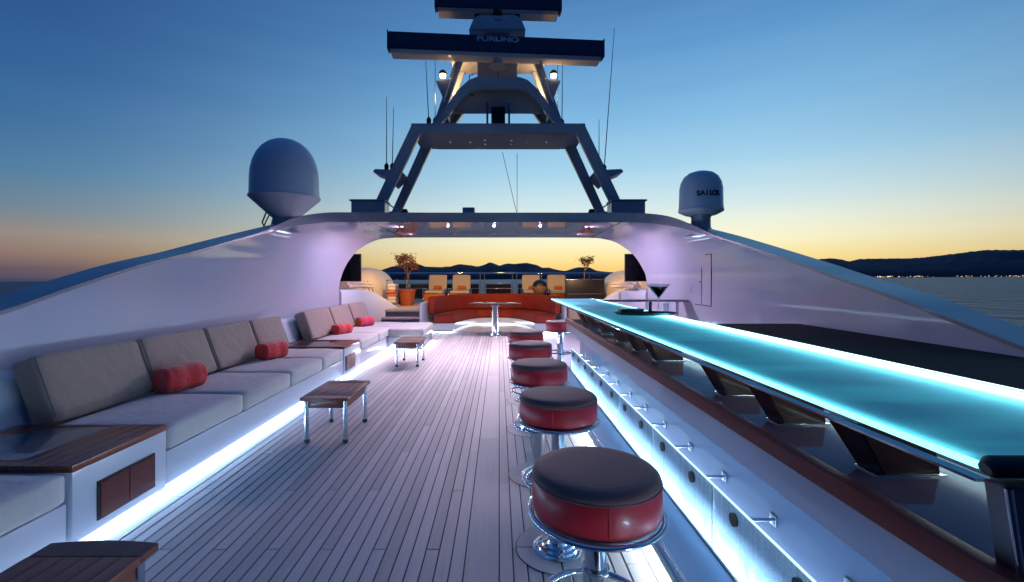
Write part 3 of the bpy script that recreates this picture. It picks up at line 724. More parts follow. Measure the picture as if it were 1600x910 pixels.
# thin ledge across the far end of the bar
lg = thing('ledge', 'thin dark ledge running from the far end of the bar to the right wall', 'shelf', (2.3, 7.55, 0))
B('shelf_board', -.75, .84, -.15, .15, 1.02, 1.05, 'steel_dark', lg, .006)
[T('support_post', [(x, 0, 0), (x, 0, 1.019)], .02, 'chrome', lg, 10) for x in (-.6, .7)]
def bottle(lb, x, y, z, s=1, m='glass'):
    o = lathe('bottle', [(0, 0), (.022*s, 0), (.022*s, .09*s), (.009*s, .115*s), (.009*s, .15*s), (0, .15*s)], m, None, 16, (x, y, z)); return tag(o, lb, 'bottle')

# tray, box and cocktail glass on the bar
tr = thing('tray', 'black oval serving tray under the cocktail glass', 'tray', (1.42, 4.35, 1.0515))
bm = bmesh.new(); n = 40; rings = []
for (s, z) in ((.0, .004), (.80, .004), (.86, .007), (.98, .026), (1.0, .024), (.88, .001), (.0, .001)):
    rings.append([bm.verts.new((.31*s*math.cos(2*PI*k/n), .155*s*math.sin(2*PI*k/n), z)) for k in range(n)] if s else [bm.verts.new((0, 0, z))])
for a, b in zip(rings, rings[1:]):
    for k in range(n):
        vs = list(dict.fromkeys([a[k % len(a)], a[(k+1) % n % len(a)], b[(k+1) % n % len(b)], b[k % len(b)]])); bm.faces.new(vs)
bmesh.ops.recalc_face_normals(bm, faces=bm.faces); mesh_obj('dish', bm, 'black', tr, smooth=True, angle=40)
cs = thing('case', 'small black lidded case lying on the left of the tray', 'case', (1.27, 4.32, 1.056))
B('case_body', -.11, .11, -.06, .06, .001, .042, 'black', cs, .004); B('lid', -.112, .112, -.062, .062, .0425, .056, 'wood_dark', cs, .004)
gs = thing('cocktail_glass', 'tall martini glass of dark drink standing on the tray', 'glass', (1.545, 4.35, 1.0565))
lathe('foot', [(0, 0), (.052, 0), (.05, .003), (.01, .008), (0, .008)], 'glass', gs, 28)
lathe('stem', [(0, .008), (.005, .008), (.004, .13), (.009, .155), (0, .155)], 'glass', gs, 14)
lathe('bowl', [(.004, .155), (.108, .292), (.110, .292), (.006, .150)], 'glass', gs, 40)
lathe('drink', [(0, .160), (.004, .161), (.088, .268), (0, .268)], 'liquor', gs, 40)
tag(lathe('candle_holder', [(0, 0), (.026, 0), (.028, .1), (.024, .1), (.022, .006), (0, .006)], 'glass', None, 20, (1.63, 4.38, 1.056)), 'small clear tumbler beside the martini glass', 'tumbler')
def straws(lb, x, y):
    t = thing('pepper_mill', lb, 'shaker', (x, y, 1.056))
    lathe('shaker_body', [(0, 0), (.018, 0), (.02, .02), (.014, .06), (.017, .1), (0, .1)], 'wood', t, 16)
    lathe('cap', [(0, .1005), (.018, .1005), (.016, .122), (0, .128)], 'chrome', t, 16)
straws('slim brown shaker standing behind the stem of the martini glass', 1.50, 4.45)
bottle('short glass bottle on the thin ledge past the bar end', 2.02, 7.5, 1.051, .9)

# ================================================================== AFT DECK
ad = thing('aft_deck', None, None, kind='structure')
B('deck_slab', -4.5, 4.5, 14.55, 17.6, .3, .6, 'beige_deck', ad); B('deck_slab', -4.5, -2.05, 11.92, 14.545, .3, .6, 'beige_deck', ad); B('deck_slab', 1.85, 4.5, 11.92, 14.545, .3, .6, 'beige_deck', ad)
B('sub_deck', -4.5, 4.5, 11.91, 17.6, -.3, .0, 'teak', ad)
stp = thing('steps', 'grey steps climbing to the aft deck beside the red sofa', 'steps', (-2.38, 11.6, 0))
for k, z in enumerate((.2, .4, .585)): B('tread', -.66, .38, -.30+.26*k, .03+.26*k if k < 2 else .315, z-.05, z, 'concrete', stp, .006); B('riser', -.65, .37, -.28+.26*k, -.27+.26*k, (.0, .2, .4)[k], z-.05, 'steel_dark', stp)

# U shaped red sofa
us = thing('curved_sofa', 'U shaped rust red banquette on a white curved base beyond the pedestal table', 'sofa', (-.12, 13, 0))
def ucurve(off, n=40):
    """inner outline (plan) from left arm front to right arm front; off pushes outward"""
    pts = []; hw = 1.06+off
    for k in range(n+1):
        s = -1+2*k/n; x = hw*math.copysign(abs(s)**.85, s); y = .62 + off - (abs(s)**3.0)*(1.72+off) if True else 0
        pts.append((x, max(-1.1, y)))
    return pts
def uband(o0, o1, z0, z1, m, name, parent, front=-1.12, ox=.0, bev=.0):
    a = ucurve(o0); b = ucurve(o1)
    a = [(a[0][0], front)]+a+[(a[-1][0], front)]; b = [(b[0][0], front)]+b+[(b[-1][0], front)]
    bm = bmesh.new(); V = [[bm.verts.new((x, y, z)) for (x, y) in c] for c, z in ((a, z0), (b, z0), (b, z1), (a, z1))]
    for q in range(4):
        A = V[q]; C = V[(q+1) % 4]
        for k in range(len(a)-1): bm.faces.new((A[k], A[k+1], C[k+1], C[k]))
    for k in (0, len(a)-1): bm.faces.new([V[q][k] for q in range(4)])
    bmesh.ops.recalc_face_normals(bm, faces=bm.faces)
    if bev: bmesh.ops.bevel(bm, geom=[e for e in bm.edges if len(e.link_faces) == 2 and e.calc_face_angle(0) > .8], offset=bev, segments=3, affect='EDGES')
    return mesh_obj(name, bm, m, parent, smooth=True, angle=40)
uband(.0, .72, .05, .215, 'gel_flat', 'base', us)
uband(.06, .70, .001, .05, 'gel_flat', 'plinth', us, front=-1.06)
uband(.02, .045, .041, .0495, 'led', 'led_strip', us, front=-1.10)
uband(.015, .56, .22, .44, 'redsofa', 'seat_cushion', us, bev=.03)
uband(.50, .70, .445, .93, 'redsofa', 'backrest', us, bev=.04)
B('side_shell', -1.86, -1.785, -1.9, .2, .06, .80, 'gel_flat', us, .03)
B('side_shell', 1.785, 1.86, -1.5, .2, .06, .80, 'gel_flat', us, .03)
# pedestal table
pt = thing('pedestal_table', 'long low topped dining table on one polished steel pedestal', 'table', (-.1, 11.0, 0))
bm = bmesh.new(); poly = []
for k in range(36):
    a = 2*PI*k/36; c, s = math.cos(a), math.sin(a); poly.append((.64*math.copysign(abs(c)**.7, c), .33*math.copysign(abs(s)**.7, s)))
prism(bm, poly, .77, .80, 'z'); mesh_obj('table_top', bm, 'wood_dark', pt)
lathe('pedestal', [(0, .01), (.085, .01), (.075, .06), (.072, .70), (.12, .76), (0, .769)], 'chrome', pt, 28)
lathe('foot', [(0, 0), (.17, 0), (.16, .012), (.09, .02), (0, .02)], 'chrome', pt, 28)
for i, (dx, dy, lb) in enumerate(((-.42, .0, 'left'), (-.1, -.05, 'middle'), (.4, .02, 'right'))):
    p = thing('place_setting', 'pale plate at the %s of the pedestal table' % lb, 'plate', (-.1+dx, 11+dy, .8005))
    lathe('plate', [(0, .002), (.07, .002), (.13, .014), (.13, .018), (.07, .008), (0, .008)], 'cream', p, 28)
rb = thing('round_lantern', 'dark round ball lantern, black above and brown below, on the right of the red sofa', 'lantern', (1.24, 13.62, .932))
lathe('upper_shell', [(.235, .24), (.225, .31), (.18, .38), (.10, .43), (0, .445)], 'black', rb, 32)
lathe('lower_shell', [(0, 0), (.12, .0), (.19, .07), (.23, .16), (.235, .239)], 'bark', rb, 32)

# loungers
def lounger():
    t = thing('sun_lounger', 'leftmost cream lounge chair on the aft deck behind the red sofa', 'lounge chair', (-2.15, 15.2, .6), group='cream lounge chairs on the aft deck')
    mesh_obj('seat_pad', cushion(.62, 1.0, .09, .03, .01, 6), 'cream', t, (0, 0, .37), smooth=True)
    bm = cushion(.62, .09, .56, .03, .01, 6); bmesh.ops.rotate(bm, cent=(0, 0, 0), matrix=Matrix.Rotation(math.radians(-14), 3, 'X'), verts=bm.verts)
    mesh_obj('back_pad', bm, 'cream', t, (0, .52, .66), smooth=True)
    B('valance', -.32, .32, -.5, -.47, .03, .31, 'orange', t, .004)
    B('frame', -.33, .33, -.52, .55, .31, .335, 'steel_dark', t, .004)
    for s in (-1, 1):
        T('armrest', [(s*.35, -.5, .0), (s*.35, -.5, .46), (s*.35, .48, .46), (s*.35, .48, .0)], .014, 'chrome', t, 8)
    return t
lo = lounger()
for x, lb in ((-1.32, 'second cream lounge chair from the left behind the red sofa'), (1.12, 'third cream lounge chair, behind the round dark lantern'), (2.0, 'rightmost cream lounge chair, between the lantern and the dark planter')):
    copy_tree(lo, (x, 15.2, .6), label=lb)
for i, (x, w) in enumerate(((-2.12, 'leftmost'), (-1.29, 'second'), (1.15, 'third'), (2.03, 'rightmost'))):
    tag(mesh_obj('throw_pillow', cushion(.28, .10, .13, .04, .01, 5), 'orange', None, (x, 15.42, 1.09), smooth=True), 'small orange pillow on the %s cream lounge chair' % w, 'pillow', 'orange pillows on the lounge chairs')

# railing
rl = thing('railing', 'polished steel guard railing across the stern with dark panels', 'railing', (0, 16.9, .6))
for z in (1.02, .63, .44): T('rail', [(-4.3, 0, z), (4.3, 0, z)], .022 if z > 1 else .014, 'chrome', rl, 10)
for x in (-4.2, -3.4, -2.5, -1.6, -.72, -.55, .5, .66, 1.6, 2.5, 3.4, 4.2): T('rail_post', [(x, 0, 0), (x, 0, 1.02)], .018, 'chrome', rl, 10)
M['smoke'] = mat('smoked_panel', (.03, .02, .03), .12, coat=.5)
for a, b in ((-4.15, -3.45), (-3.35, -2.55), (-2.45, -1.65), (-1.55, -.77), (-.5, .45), (.71, 1.55), (1.65, 2.45), (2.55, 3.35), (3.45, 4.15)): B('infill_panel', a, b, .03, .04, .05, .60, 'smoke', rl)

# potted shrubs
def twigs(bm, p, d, ln, r, depth, rnd, tips):
    q = p+d*ln; mid = p.lerp(q, .5)+Vector([rnd.uniform(-.1, .1)*ln for _ in range(3)])
    tube(bm, [p, mid, q], [r, r*.85, r*.65], 5)
    if depth == 0: tips.append(q); return
    for k in range(3 if depth > 1 else 3):
        nd = (d+Vector((rnd.uniform(-1, 1), rnd.uniform(-1, 1), rnd.uniform(-.2, .7)))*.75).normalized()
        twigs(bm, q, nd, ln*rnd.uniform(.6, .85), r*.62, depth-1, rnd, tips)
    tips.append(q)
def shrub(t, z0, h, seed, spread=1, leaves=1000, base=(0, 0)):
    rnd = random.Random(seed); bm = bmesh.new(); tips = []
    twigs(bm, Vector((base[0], base[1], z0)), Vector((.05, 0, 1)), h*.36, .026, 4, rnd, tips)
    mesh_obj('trunk', bm, 'bark', t, smooth=True)
    bm = bmesh.new()
    for k in range(leaves):
        c = rnd.choice(tips)+Vector([rnd.gauss(0, .05) for _ in range(3)]); s = rnd.uniform(.012, .028)
        a = Vector([rnd.gauss(0, 1) for _ in range(3)]).normalized(); b = a.cross(Vector([rnd.gauss(0, 1) for _ in range(3)])).normalized()
        vs = [bm.verts.new(c+a*s*1.8), bm.verts.new(c+b*s*.7), bm.verts.new(c-a*s*1.8), bm.verts.new(c-b*s*.7)]; bm.faces.new(vs)
    mesh_obj('crown', bm, 'leaf', t)
pp = thing('potted_tree', 'small twiggy tree in a terracotta pot on the left of the aft deck', 'potted plant', (-2.78, 13.5, .6))
lathe('pot', [(0, 0), (.19, 0), (.25, .42), (.27, .43), (.28, .49), (.25, .49), (.24, .44), (0, .43)], 'terracotta', pp, 32)
shrub(pp, .43, .92, 3)
p2 = thing('terracotta_pot', 'dark empty terracotta pot beside the potted tree', 'pot', (-3.12, 14.0, .6))
lathe('pot', [(0, 0), (.16, 0), (.22, .36), (.235, .40), (.21, .40), (.2, .36), (0, .35)], 'terracotta', p2, 28)
pl = thing('planter', 'long black planter with a dry leafless shrub at the right of the aft deck', 'planter', (2.55, 13.4, .6))
B('box', -.56, .56, -.2, .2, .0, .76, 'black', pl, .02); B('rim', -.58, .58, -.22, .22, .762, .79, 'steel_dark', pl, .006); B('soil', -.54, .54, -.18, .18, .7625, .795, 'bark', pl)
T('trim_rail', [(-.57, -.225, .36), (.57, -.225, .36)], .01, 'chrome', pl, 8)
shrub(pl, .79, .62, 11, leaves=300, base=(.0, 0))

# beige hull fairings, bulwark, folded awning, towel rack, screens
def fairing(name, label, c, r):
    bm = bmesh.new(); nu, nv = 28, 16; g = []
    for j in range(nv+1):
        ph = -PI/2+PI*j/nv; row = []
        for i in range(nu):
            th = 2*PI*i/nu; f = lambda v, e: math.copysign(abs(v)**e, v)
            row.append(bm.verts.new((r[0]*f(math.cos(ph), .8)*f(math.cos(th), .8), r[1]*f(math.cos(ph), .8)*f(math.sin(th), .8), r[2]*f(math.sin(ph), .85))))
        g.append(row)
    for j in range(nv):
        for i in range(nu): bm.faces.new((g[j][i], g[j][(i+1) % nu], g[j+1][(i+1) % nu], g[j+1][i]))
    bmesh.ops.remove_doubles(bm, verts=bm.verts, dist=.001); bmesh.ops.recalc_face_normals(bm, faces=bm.faces)
    t = thing(name, label, 'fairing', (c[0], c[1], .6))
    mesh_obj('shell', bm, 'beige', t, (0, 0, c[2]-.6), smooth=True)
    s = -1 if c[0] > 0 else 1
    for k in range(3):
        T('panel_seam', [(s*r[0]*.9*math.cos(a)*1.0, -r[1]*(.55+.15*k), (c[2]-.6)+r[2]*math.sin(a)*.8) for a in [x*.1+.1 for x in range(8)]], .008, 'bark', t, 6)
fairing('hull_fairing', 'rounded beige fairing lit warm behind the left screen', (-4.05, 13.6, .82), (.72, 2.0, .92))
fairing('hull_fairing', 'rounded beige fairing lit warm behind the right screen', (4.0, 13.6, .78), (.82, 2.0, .90))
bw = thing('bulwark', 'low white curved bulwark sweeping down to the aft steps on the left', 'bulwark', (-3.2, 11, 0))
def bulw(t, side):
    path = [(-3.55, 9.75, 1.17), (-3.5, 10.4, 1.17), (-3.42, 11.0, 1.15), (-3.28, 11.5, 1.06), (-3.12, 11.85, .90), (-2.98, 12.15, .74), (-2.88, 12.4, .62)]
    P = dense([(y, x, z) for x, y, z in path], 4); bm = bmesh.new(); g = []
    for i, p in enumerate(P):
        row = []
        for (dx, dz) in ((.12, None), (.12, -.10), (.09, -.02), (.0, .0), (-.2, .0), (-.24, -.03), (-.24, None)):
            x = p.x+dx; z = (p.z+dz) if dz is not None else 0.0
            row.append(bm.verts.new((side*(x)-0, p.y, z)))
        g.append(row)
    for i in range(len(g)-1):
        for j in range(6): bm.faces.new((g[i][j], g[i][j+1], g[i+1][j+1], g[i+1][j]))
    for r in (g[0], g[-1]): bm.faces.new(r)
    bmesh.ops.recalc_face_normals(bm, faces=bm.faces)
    o = mesh_obj('shell', bm, 'gel_flat', t, smooth=True, angle=50); o.location = -Vector(t.location); return o
bulw(bw, 1)
bw2 = thing('bulwark', 'low white curved bulwark on the right of the aft deck, behind the ledge', 'bulwark', (3.0, 11, 0)); o = bulw(bw2, -1); o.location.x -= .25
aw = thing('folded_awning', 'beige folded canvas roll lying along the left bulwark', 'awning', (-3.5, 10.9, 1.172))
for k, (dx, dz) in enumerate(((0, .05), (.09, .045), (.045, .12))):
    T('canvas_roll', [(dx-.04, -.7, dz), (dx, 0, dz+.01), (dx+.1, .85, dz-.03)], [.045, .05, .04], 'cream', aw, 12)
aw2 = thing('folded_awning', 'beige folded canvas roll lying along the right bulwark', 'awning', (3.15, 10.9, 1.172))
for k, (dx, dz) in enumerate(((0, .05), (.09, .045), (.045, .12))):
    T('canvas_roll', [(-dx+.04, -.7, dz), (-dx, 0, dz+.01), (-dx-.1, .85, dz-.03)], [.045, .05, .04], 'cream', aw2, 12)
tw = thing('towel_rack', 'steel rack stacked with cream and orange towels between the bulwark and the potted tree', 'rack', (-3.05, 12.75, .6))
for sx in (-.14, .14):
    for sy in (-.1, .1): T('rack_post', [(sx, sy, 0), (sx, sy, .78)], .011, 'chrome', tw, 8)
for z in (.10, .40, .76): T('rack_rail', [(-.14, -.1, z), (.14, -.1, z), (.14, .1, z), (-.14, .1, z)], .009, 'chrome', tw, 8, True)
for k in range(6):
    tag(mesh_obj('folded_towel', cushion(.25, .17, .085, .03, .006, 4), 'orange' if k in (2, 3) else 'towel', None, (-3.05, 12.75, .76+.09*k), smooth=True),
        'folded %s towel, %s in the steel rack' % ('orange' if k in (2, 3) else 'cream', ('lowest', 'second from the bottom', 'third from the bottom', 'third from the top', 'second from the top', 'topmost')[k]), 'towel', 'towels folded in the rack')
for s, x, lb in ((-1, -3.21, 'black flat screen hung at the left edge of the arch opening'), (1, 2.92, 'black flat screen hung at the right edge of the arch opening')):
    t = thing('television', lb, 'television', (x+s*.38, 10.42, 1.66), math.radians(0))
    B('casing', -.38, .38, -.02, .03, -.32, .32, 'black', t, .008); B('screen', -.36, .36, -.0235, -.0205, -.30, .30, 'screen', t)
    B('wall_arm', -.03 if s > 0 else -.05, .05 if s > 0 else .03, .03, .12, -.08, .08, 'steel_dark', t)
    T('support_pole', [(-s*.1+s*.0, .06, -.32), (-s*.1, .06, -.5)], .02, 'steel_dark', t, 8)

# ================================================================== MAST
ms = thing('radar_mast', 'grey lattice radar mast with two legged frame standing on the arch', 'mast', (-.02, 9.5, 2.62))
def mx(x, y, z): return (x-(-.02), y-9.5, z-2.62)
def slab(name, poly, y0, y1, m='mast', parent=None, bev=.012):
    return PR(name, [(x+.02, z-2.62) for x, z in poly], y0-9.5, y1-9.5, m, parent or ms, 'y', bev)
def mir(poly): return [(-.04-x, z) for x, z in poly]
for sgn in (0, 1):
    f = mir if sgn else (lambda p: p)
    slab('frame_leg', f([(-1.76, 4.50), (-1.50, 4.50), (-1.60, 4.30), (-2.30, 2.88), (-2.53, 2.88)]), 9.0, 9.11)
    slab('frame_leg', f([(-1.70, 4.50), (-1.44, 4.50), (-1.52, 4.33), (-2.22, 2.88), (-2.42, 2.88)]), 10.02, 10.13)
    slab('foot_block', f([(-2.95, 2.64), (-2.28, 2.64), (-2.28, 2.95), (-2.95, 2.95)]), 8.92, 9.3)
    slab('foot_lid', f([(-2.99, 2.951), (-2.26, 2.951), (-2.26, 2.985), (-2.99, 2.985)]), 8.90, 9.32)
    slab('rear_foot', f([(-2.66, 2.5), (-2.1, 2.5), (-2.16, 2.9), (-2.60, 2.9)]), 9.95, 10.2)
    slab('stretcher', f([(-2.26, 3.40), (-2.05, 3.60), (-2.05, 3.68), (-2.30, 3.50)]), 9.1, 10.05)
    slab('side_wing', f([(-2.60, 3.60), (-2.56, 3.66), (-2.05, 3.64), (-2.10, 3.53), (-2.34, 3.50)]), 9.2, 9.7)
    T('stay', [mx(*( (-2.27, 8.98, 2.93) if not sgn else (2.23, 8.98, 2.93))), mx(*((-1.98, 9.2, 2.74) if not sgn else (1.94, 9.2, 2.74)))], .014, 'chrome', ms, 8)
    lathe('horn', [(0, -.07), (.05, -.06), (.075, 0), (.05, .06), (0, .07)], 'black', ms, 16, mx((-1.93 if not sgn else 1.89), 9.15, 2.76))
slab('crossbeam', [(-1.77, 4.335), (1.73, 4.335), (1.73, 4.52), (-1.77, 4.52)], 8.98, 10.15, 'mast')
slab('crossbeam_soffit', [(-1.40, 4.318), (1.36, 4.318), (1.36, 4.333), (-1.40, 4.333)], 9.05, 10.1, 'warm_reflection', bev=0)
for x in (-1.05, -.62, -.30, .26, .58, 1.01):
    for y in ((9.4, 9.7) if abs(x) < .5 else (9.55,)):
        lathe('reflection_dot', [(0, .012), (.018, .012), (.026, 0), (.034, 0), (.036, .015), (0, .016)], ['bulb_and_glint', 'chrome'], ms, 14, mx(x, y, 4.302), mats=[0, 1, 1, 1, 1])  # glowing dots added as reflections on the underside, not lamps
# bell shaped upper bracket
outer = [(-1.40, 4.521), (-1.12, 4.83), (-.86, 5.22), (-.62, 5.44), (-.46, 5.50)]
inner = [(-1.22, 4.521), (-1.00, 4.76), (-.80, 5.04), (-.60, 5.22), (-.46, 5.28)]
bell = outer+[(-.04-x, z) for x, z in outer[::-1]]+[(-.04-x, z) for x, z in inner]+inner[::-1]
# built as quads strip for a clean concave shape
def strip(name, A, Bq, y0, y1, m='mast'):
    bm = bmesh.new()
    for k in range(len(A)-1):
        q = [A[k], A[k+1], Bq[k+1], Bq[k]]; prism(bm, [(x+.02, z-2.62) for x, z in q], y0-9.5, y1-9.5)
    bmesh.ops.remove_doubles(bm, verts=bm.verts, dist=.001); 
    return mesh_obj(name, bm, m, ms)
full_o = outer+[(-.04-x, z) for x, z in outer[::-1]]; full_i = inner+[(-.04-x, z) for x, z in inner[::-1]]
strip('bell_bracket', full_o, full_i, 9.1, 9.2); strip('bell_bracket', full_o, full_i, 9.85, 9.95)
A2 = [(x, z-.02) for x, z in full_o]; B2 = [(x, z-.06) for x, z in full_o]
strip('bell_roof', [(x, z-.004) for x, z in full_o], [(x*.985, z-.05) for x, z in full_o], 9.2, 9.85)
slab('web_panel', [(-1.02, 4.84), (.98, 4.84), (.70, 5.24), (.46, 5.42), (-.50, 5.42), (-.74, 5.24)], 9.3, 9.34, 'warm_reflection', bev=0)
for s in (-1, 1):
    c = lambda x: -.02+s*x
    for (y0, y1) in ((9.36, 9.47), (9.86, 9.97)):
        P = [(c(1.40), 4.521), (c(1.24), 4.521), (c(.74), 5.965), (c(.90), 5.965)]
        slab('upper_leg', P, y0, y1)
    T('handrail', [mx(c(1.12), 9.14, 5.0), mx(c(.86), 9.14, 5.85)], .014, 'chrome', ms, 8)
    slab('lamp_bracket', [(c(1.30), 5.52), (c(.98), 5.55), (c(.96), 5.45), (c(1.08), 5.18), (c(1.16), 5.18)], 9.3, 9.55)
    slab('knee', [(c(1.24), 4.78), (c(1.05), 4.74), (c(1.02), 4.82), (c(1.16), 5.0)], 9.28, 9.74)
    b = lathe('mast_lamp', [(0, 0), (.055, 0), (.065, .04), (.06, .08), (0, .10)], 'bulb_and_glint', ms, 16, mx(c(1.15), 9.3, 5.58))
    lathe('lamp_hood', [(.085, .05), (.08, .10), (.05, .14), (0, .15)], 'black', b, 16)
slab('column', [(-.46, 5.45), (.38, 5.45), (.38, 5.98), (-.46, 5.98)], 9.42, 9.8, 'radome')
B('column_seam', -.008, .008, 9.412-9.5, 9.4195-9.5, 5.46-2.62, 5.97-2.62, 'black', ms)
slab('platform', [(-1.02, 5.97), (.98, 5.97), (.86, 6.07), (-.90, 6.07)], 9.36, 10.0)
slab('searchlight_box', [(-.16, 4.53), (.12, 4.53), (.12, 4.86), (-.16, 4.86)], 9.0, 9.2, 'black')
lathe('searchlight_lens', [(0, 0), (.09, 0), (.10, .02), (.08, .05), (0, .06)], 'lens', ms, 20, mx(-.02, 8.96, 4.72)).rotation_euler = (PI/2, 0, 0)
for x in (-.24, .20): slab('searchlight_yoke', [(x-.02, 4.53), (x+.02, 4.53), (x+.02, 4.95), (x-.02, 4.95)], 9.02, 9.18, 'steel_dark', bev=0)
T('ladder_hoop', [mx(-.52, 9.3, 5.35), mx(-.62, 9.3, 5.38), mx(-.62, 9.3, 5.62), mx(-.52, 9.3, 5.65)], .012, 'black', ms, 6)
T('ladder_hoop', [mx(-.52, 9.3, 5.20), mx(-.64, 9.3, 5.24), mx(-.64, 9.3, 5.42), mx(-.52, 9.3, 5.45)], .012, 'black', ms, 6)

def radar(name, label, w, loc, yaw, h, lettering):
    t = thing(name, label, 'radar', loc, yaw)
    sx = w/2
    PR('scanner_face', [(-.17, .0), (-.17, h), (-.11, h+.02), (.04, h+.02), (.04, 0)], -sx, sx, 'navy', t, 'x', .012)
    PR('scanner_back', [(-.145, -.075), (-.165, -.002), (.10, -.002), (.13, -.075)], -sx+.05, sx-.05, 'mast', t, 'x', .01)
    B('end_cap', -sx-.02, -sx+.0005, -.18, .05, -.01, h+.03, 'letter_dark', t, .006); B('end_cap', sx-.0005, sx+.02, -.18, .05, -.01, h+.03, 'letter_dark', t, .006)
    lathe('turning_neck', [(0, -.22), (.17, -.22), (.12, -.16), (.11, -.076), (0, -.076)], 'mast', t, 24, (0, 0, 0))
    text_obj('lettering', lettering, .135 if w > 4 else .135, 'letter_pale', t, Matrix.Translation((0, -.1725, h-.075))@Matrix.Rotation(PI/2, 4, 'X')@Matrix.Scale(1.55, 4, (1, 0, 0)))
    return t
radar('radar_scanner', 'wide lower radar scanner bar with navy face on the mast', 4.34, (-.04, 9.16, 5.95), math.radians(4.5), .33, 'FURUNO')
gb = thing('radar_gearbox', 'grey radar gearbox between the two scanner bars', 'gearbox', (-.04, 9.6, 6.62))
PR('housing', [(-.60, -.02), (.60, -.02), (.50, .22), (.40, .30), (-.40, .30), (-.50, .22)], -.24, .24, 'radome', gb, 'y', .02)
PR('housing_leg', [(-.30, -.5), (.30, -.5), (.26, -.02), (-.26, -.02)], -.1, .18, 'radome', gb, 'y', .01)
for s in (-1, 1): lathe('knob', [(0, 0), (.06, .0), (.065, .06), (.03, .1), (0, .105)], 'black', gb, 14, (s*.42, -.15, .28))
lathe('motor_cap', [(0, 0), (.11, .0), (.12, .1), (.10, .18), (0, .19)], 'black', gb, 18, (0, -.18, .31))
radar('radar_scanner', 'narrow upper radar scanner bar with navy face, cut by the top edge', 2.62, (-.02, 9.5, 7.03), math.radians(3), .33, 'FURUNO')

# whip antennas
def whip(label, p0, p1, r=.011, base=True):
    t = thing('whip_antenna', label, 'antenna', p0, group='whip antennas on the mast')
    v = Vector(p1)-Vector(p0); T('whip', [(0, 0, 0), v*.5, v], [r, r*.8, r*.5], 'steel_dark', t, 6)
    if base: lathe('mount', [(0, -.05), (.045, -.05), (.05, .04), (.02, .09), (0, .09)], 'black', t, 12)
def at(u, v, y): return ((u-780)/700*y, y, 1.4+(436-v)/700*y)
for (a, b, y, lb) in (((604, 262), (604, 152), 9.45, 'thin whip antenna on the left mast wing, the outer of two'), ((613, 262), (615, 168), 9.6, 'thin whip antenna on the left mast wing, the inner of two'),
                      ((670, 190), (665, 90), 9.3, 'black based whip antenna on the left of the crossbeam'), ((680, 190), (680, 93), 9.9, 'short whip antenna just right of the crossbeam whip on the left'),
                      ((878, 193), (879, 98), 9.3, 'black based whip antenna on the right of the crossbeam'), ((871, 193), (871, 98), 9.9, 'short whip antenna just left of the crossbeam whip on the right'),
                      ((936, 262), (936, 187), 9.6, 'short whip antenna on the right mast wing'), ((944, 264), (960, 45), 9.45, 'tallest whip antenna, leaning out on the right mast wing')):
    whip(lb, at(*a, y), at(*b, y))
for (a, b, lb) in (((808, 332), (808, 240), 'upright thin stay wire below the crossbeam'), ((807, 332), (785, 238), 'slanting thin stay wire below the crossbeam')):
    o = T('stay_wire', [Vector(at(*a, 9.6)), Vector(at(*b, 9.6))], .006, 'steel_dark', None, 5); tag(o, lb, 'wire')

# radomes
r1 = thing('radome', 'large white satellite dome with cone base standing on the left wing', 'radome', (-3.37, 7.05, 2.22)); r1.scale = (.95, .95, .95)
lathe('dome', [(.535, .50), (.532, .56), (.527, .80), (.515, .93), (.485, 1.06), (.435, 1.18), (.36, 1.29), (.27, 1.37), (.17, 1.42), (.08, 1.44), (0, 1.445)], 'radome', r1, 48)
lathe('cone', [(0, .12), (.17, .12), (.24, .18), (.535, .455), (.55, .47), (.55, .495), (.53, .505)], 'radome', r1, 48)
lathe('pedestal', [(0, -.08), (.24, -.08), (.22, .0), (.19, .13), (0, .13)], 'mast', r1, 32)
T('cable', [(-.26, -.1, -.06), (-.3, -.15, .05), (-.25, -.12, .22)], .012, 'black', r1, 6); T('cable', [(-.31, -.12, -.06), (-.25, -.12, .08), (-.2, -.1, .2)], .01, 'black', r1, 6)
B('hatch_label', .36, .42, -.385, -.37, .78, .86, 'letter_dark', r1) if False else None
r2 = thing('radome', 'smaller satellite dome with dark lettering on the right wing', 'radome', (3.24, 7.2, 2.12))
lathe('dome', [(.335, .40), (.33, .44), (.325, .72), (.305, .82), (.26, .91), (.19, .97), (.1, 1.0), (0, 1.008)], 'radome', r2, 48)
lathe('skirt', [(0, .30), (.22, .30), (.25, .31), (.335, .355), (.34, .365), (.34, .395), (.33, .402)], 'radome', r2, 48)
lathe('pedestal', [(0, -.04), (.24, -.04), (.20, .02), (.15, .10), (.145, .26), (.18, .305), (0, .305)], 'mast', r2, 32)
# lettering wrapped on the dome, facing the deck
for k, ch in enumerate('SAILOR'):
    a = math.radians(-94+(k-2.5)*10.5); R = .333
    mt = Matrix.Translation((R*math.cos(a), R*math.sin(a), .60))@Matrix.Rotation(a+PI/2, 4, 'Z')@Matrix.Rotation(PI/2, 4, 'X')
    text_obj('letter', ch, .105, 'letter_dark', r2, mt)

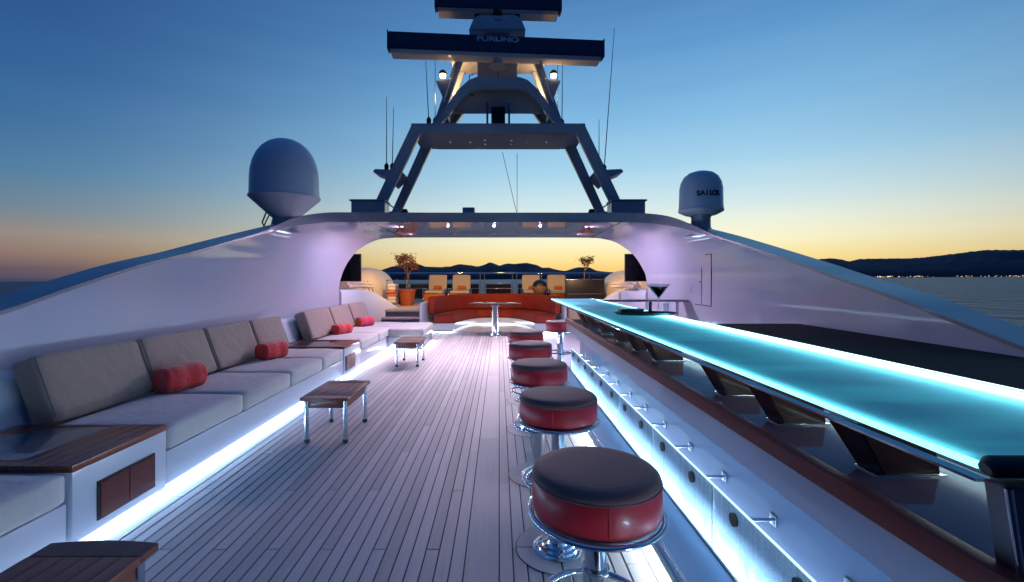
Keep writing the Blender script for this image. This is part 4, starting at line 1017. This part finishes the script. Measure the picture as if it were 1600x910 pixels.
# ================================================================== LIGHTS THE PLACE HAS
BLUE = (.34, .60, 1); ICE = (.72, .88, 1); LIL = (.80, .60, 1)
strip_y('sofa_led_light', -2.195, .6, 2.9, .030, .022, 14, BLUE, (.8, -.6))
strip_y('sofa_led_light', -2.195, 2.9, 7.0, .030, .022, 27, BLUE, (.8, -.6))
strip_y('sofa_led_light', -2.195, 7.0, 8.9, .030, .022, 20, (.8, .78, 1), (.8, -.6))
area('chaise_led_light', (-1.85, 8.865, .030), .65, .02, 5, (.85, .82, 1), (0, -.8, -.6))
strip_y('chaise_led_light', -1.52, 8.9, 10.2, .030, .02, 9, (.85, .82, 1), (.8, -.6))
strip_y('step_led_light', .795, .0, 6.7, .034, .02, 45, ICE, (-.6, -.8))
strip_y('recess_led_light', 1.195, .0, 6.7, .10, .06, 210, (.46, .74, 1), (-1, .1))
strip_y('recess_led_light', 1.078, .0, 6.7, .03, .02, 45, (.75, .92, 1), (-1, .35))
strip_y('recess_led_light', 1.09, .0, 6.7, .03, .03, 5, (.16, .40, 1), (.35, 1))
strip_y('bar_led_light', .934, .88, 5.19, 1.030, .008, .7, (.6, 1, 1), (.25, 1))
strip_y('bar_led_light', 1.57, .88, 5.19, 1.012, .09, 26, (.85, 1, 1), (-.5, 1))
strip_y('bar_led_light', .936, 5.22, 7.85, 1.018, .012, 2, (.8, 1, 1), (.25, 1))
strip_y('bar_led_light', 1.61, 5.22, 7.85, 1.022, .02, 3, (.8, 1, 1), (-.35, 1))
area('banquette_led_light', (-1.55, 11.86, .045), .7, .03, 5, ICE, (0, -.8, -.6))
area('banquette_led_light', (1.35, 11.86, .045), .7, .03, 5, ICE, (0, -.8, -.6))
area('banquette_led_light', (-.12, 13.58, .045), 1.5, .03, 5, ICE, (0, -.8, -.6))
for x in (-1.9, -1.0, -.1, .8, 1.7):
    for y, pw in ((8.75, 24), (10.1, 17)):
        side = abs(x+.1) > 1.5
        area('soffit_downlight', (x, y, 2.39), .035, .035, pw*(1.25 if side else 1.05), (.98, .66, .98) if side else (1, .80, 1), ((x+.1)*.5 if side else 0, (-.3 if side else -.7) if y < 9 else -.1, -1), spread=math.radians(165) if side else math.radians(125))
for x in (-2.0, 0, 2.0):
    area('aft_flood_light', (x, 11.0, 2.36), .3, .1, 36, (1, .58, .24), (x*.25, 1, -.42), spread=math.radians(120))
for s in (-1, 1):
    l = bpy.data.lights.new('mast_lamp_light', 'POINT'); l.energy = 22; l.color = (1, .58, .24); l.shadow_soft_size = .05
    o = bpy.data.objects.new('mast_lamp_light', l); COL.objects.link(o); o.location = (-.02+s*.98, 9.5, 5.60)
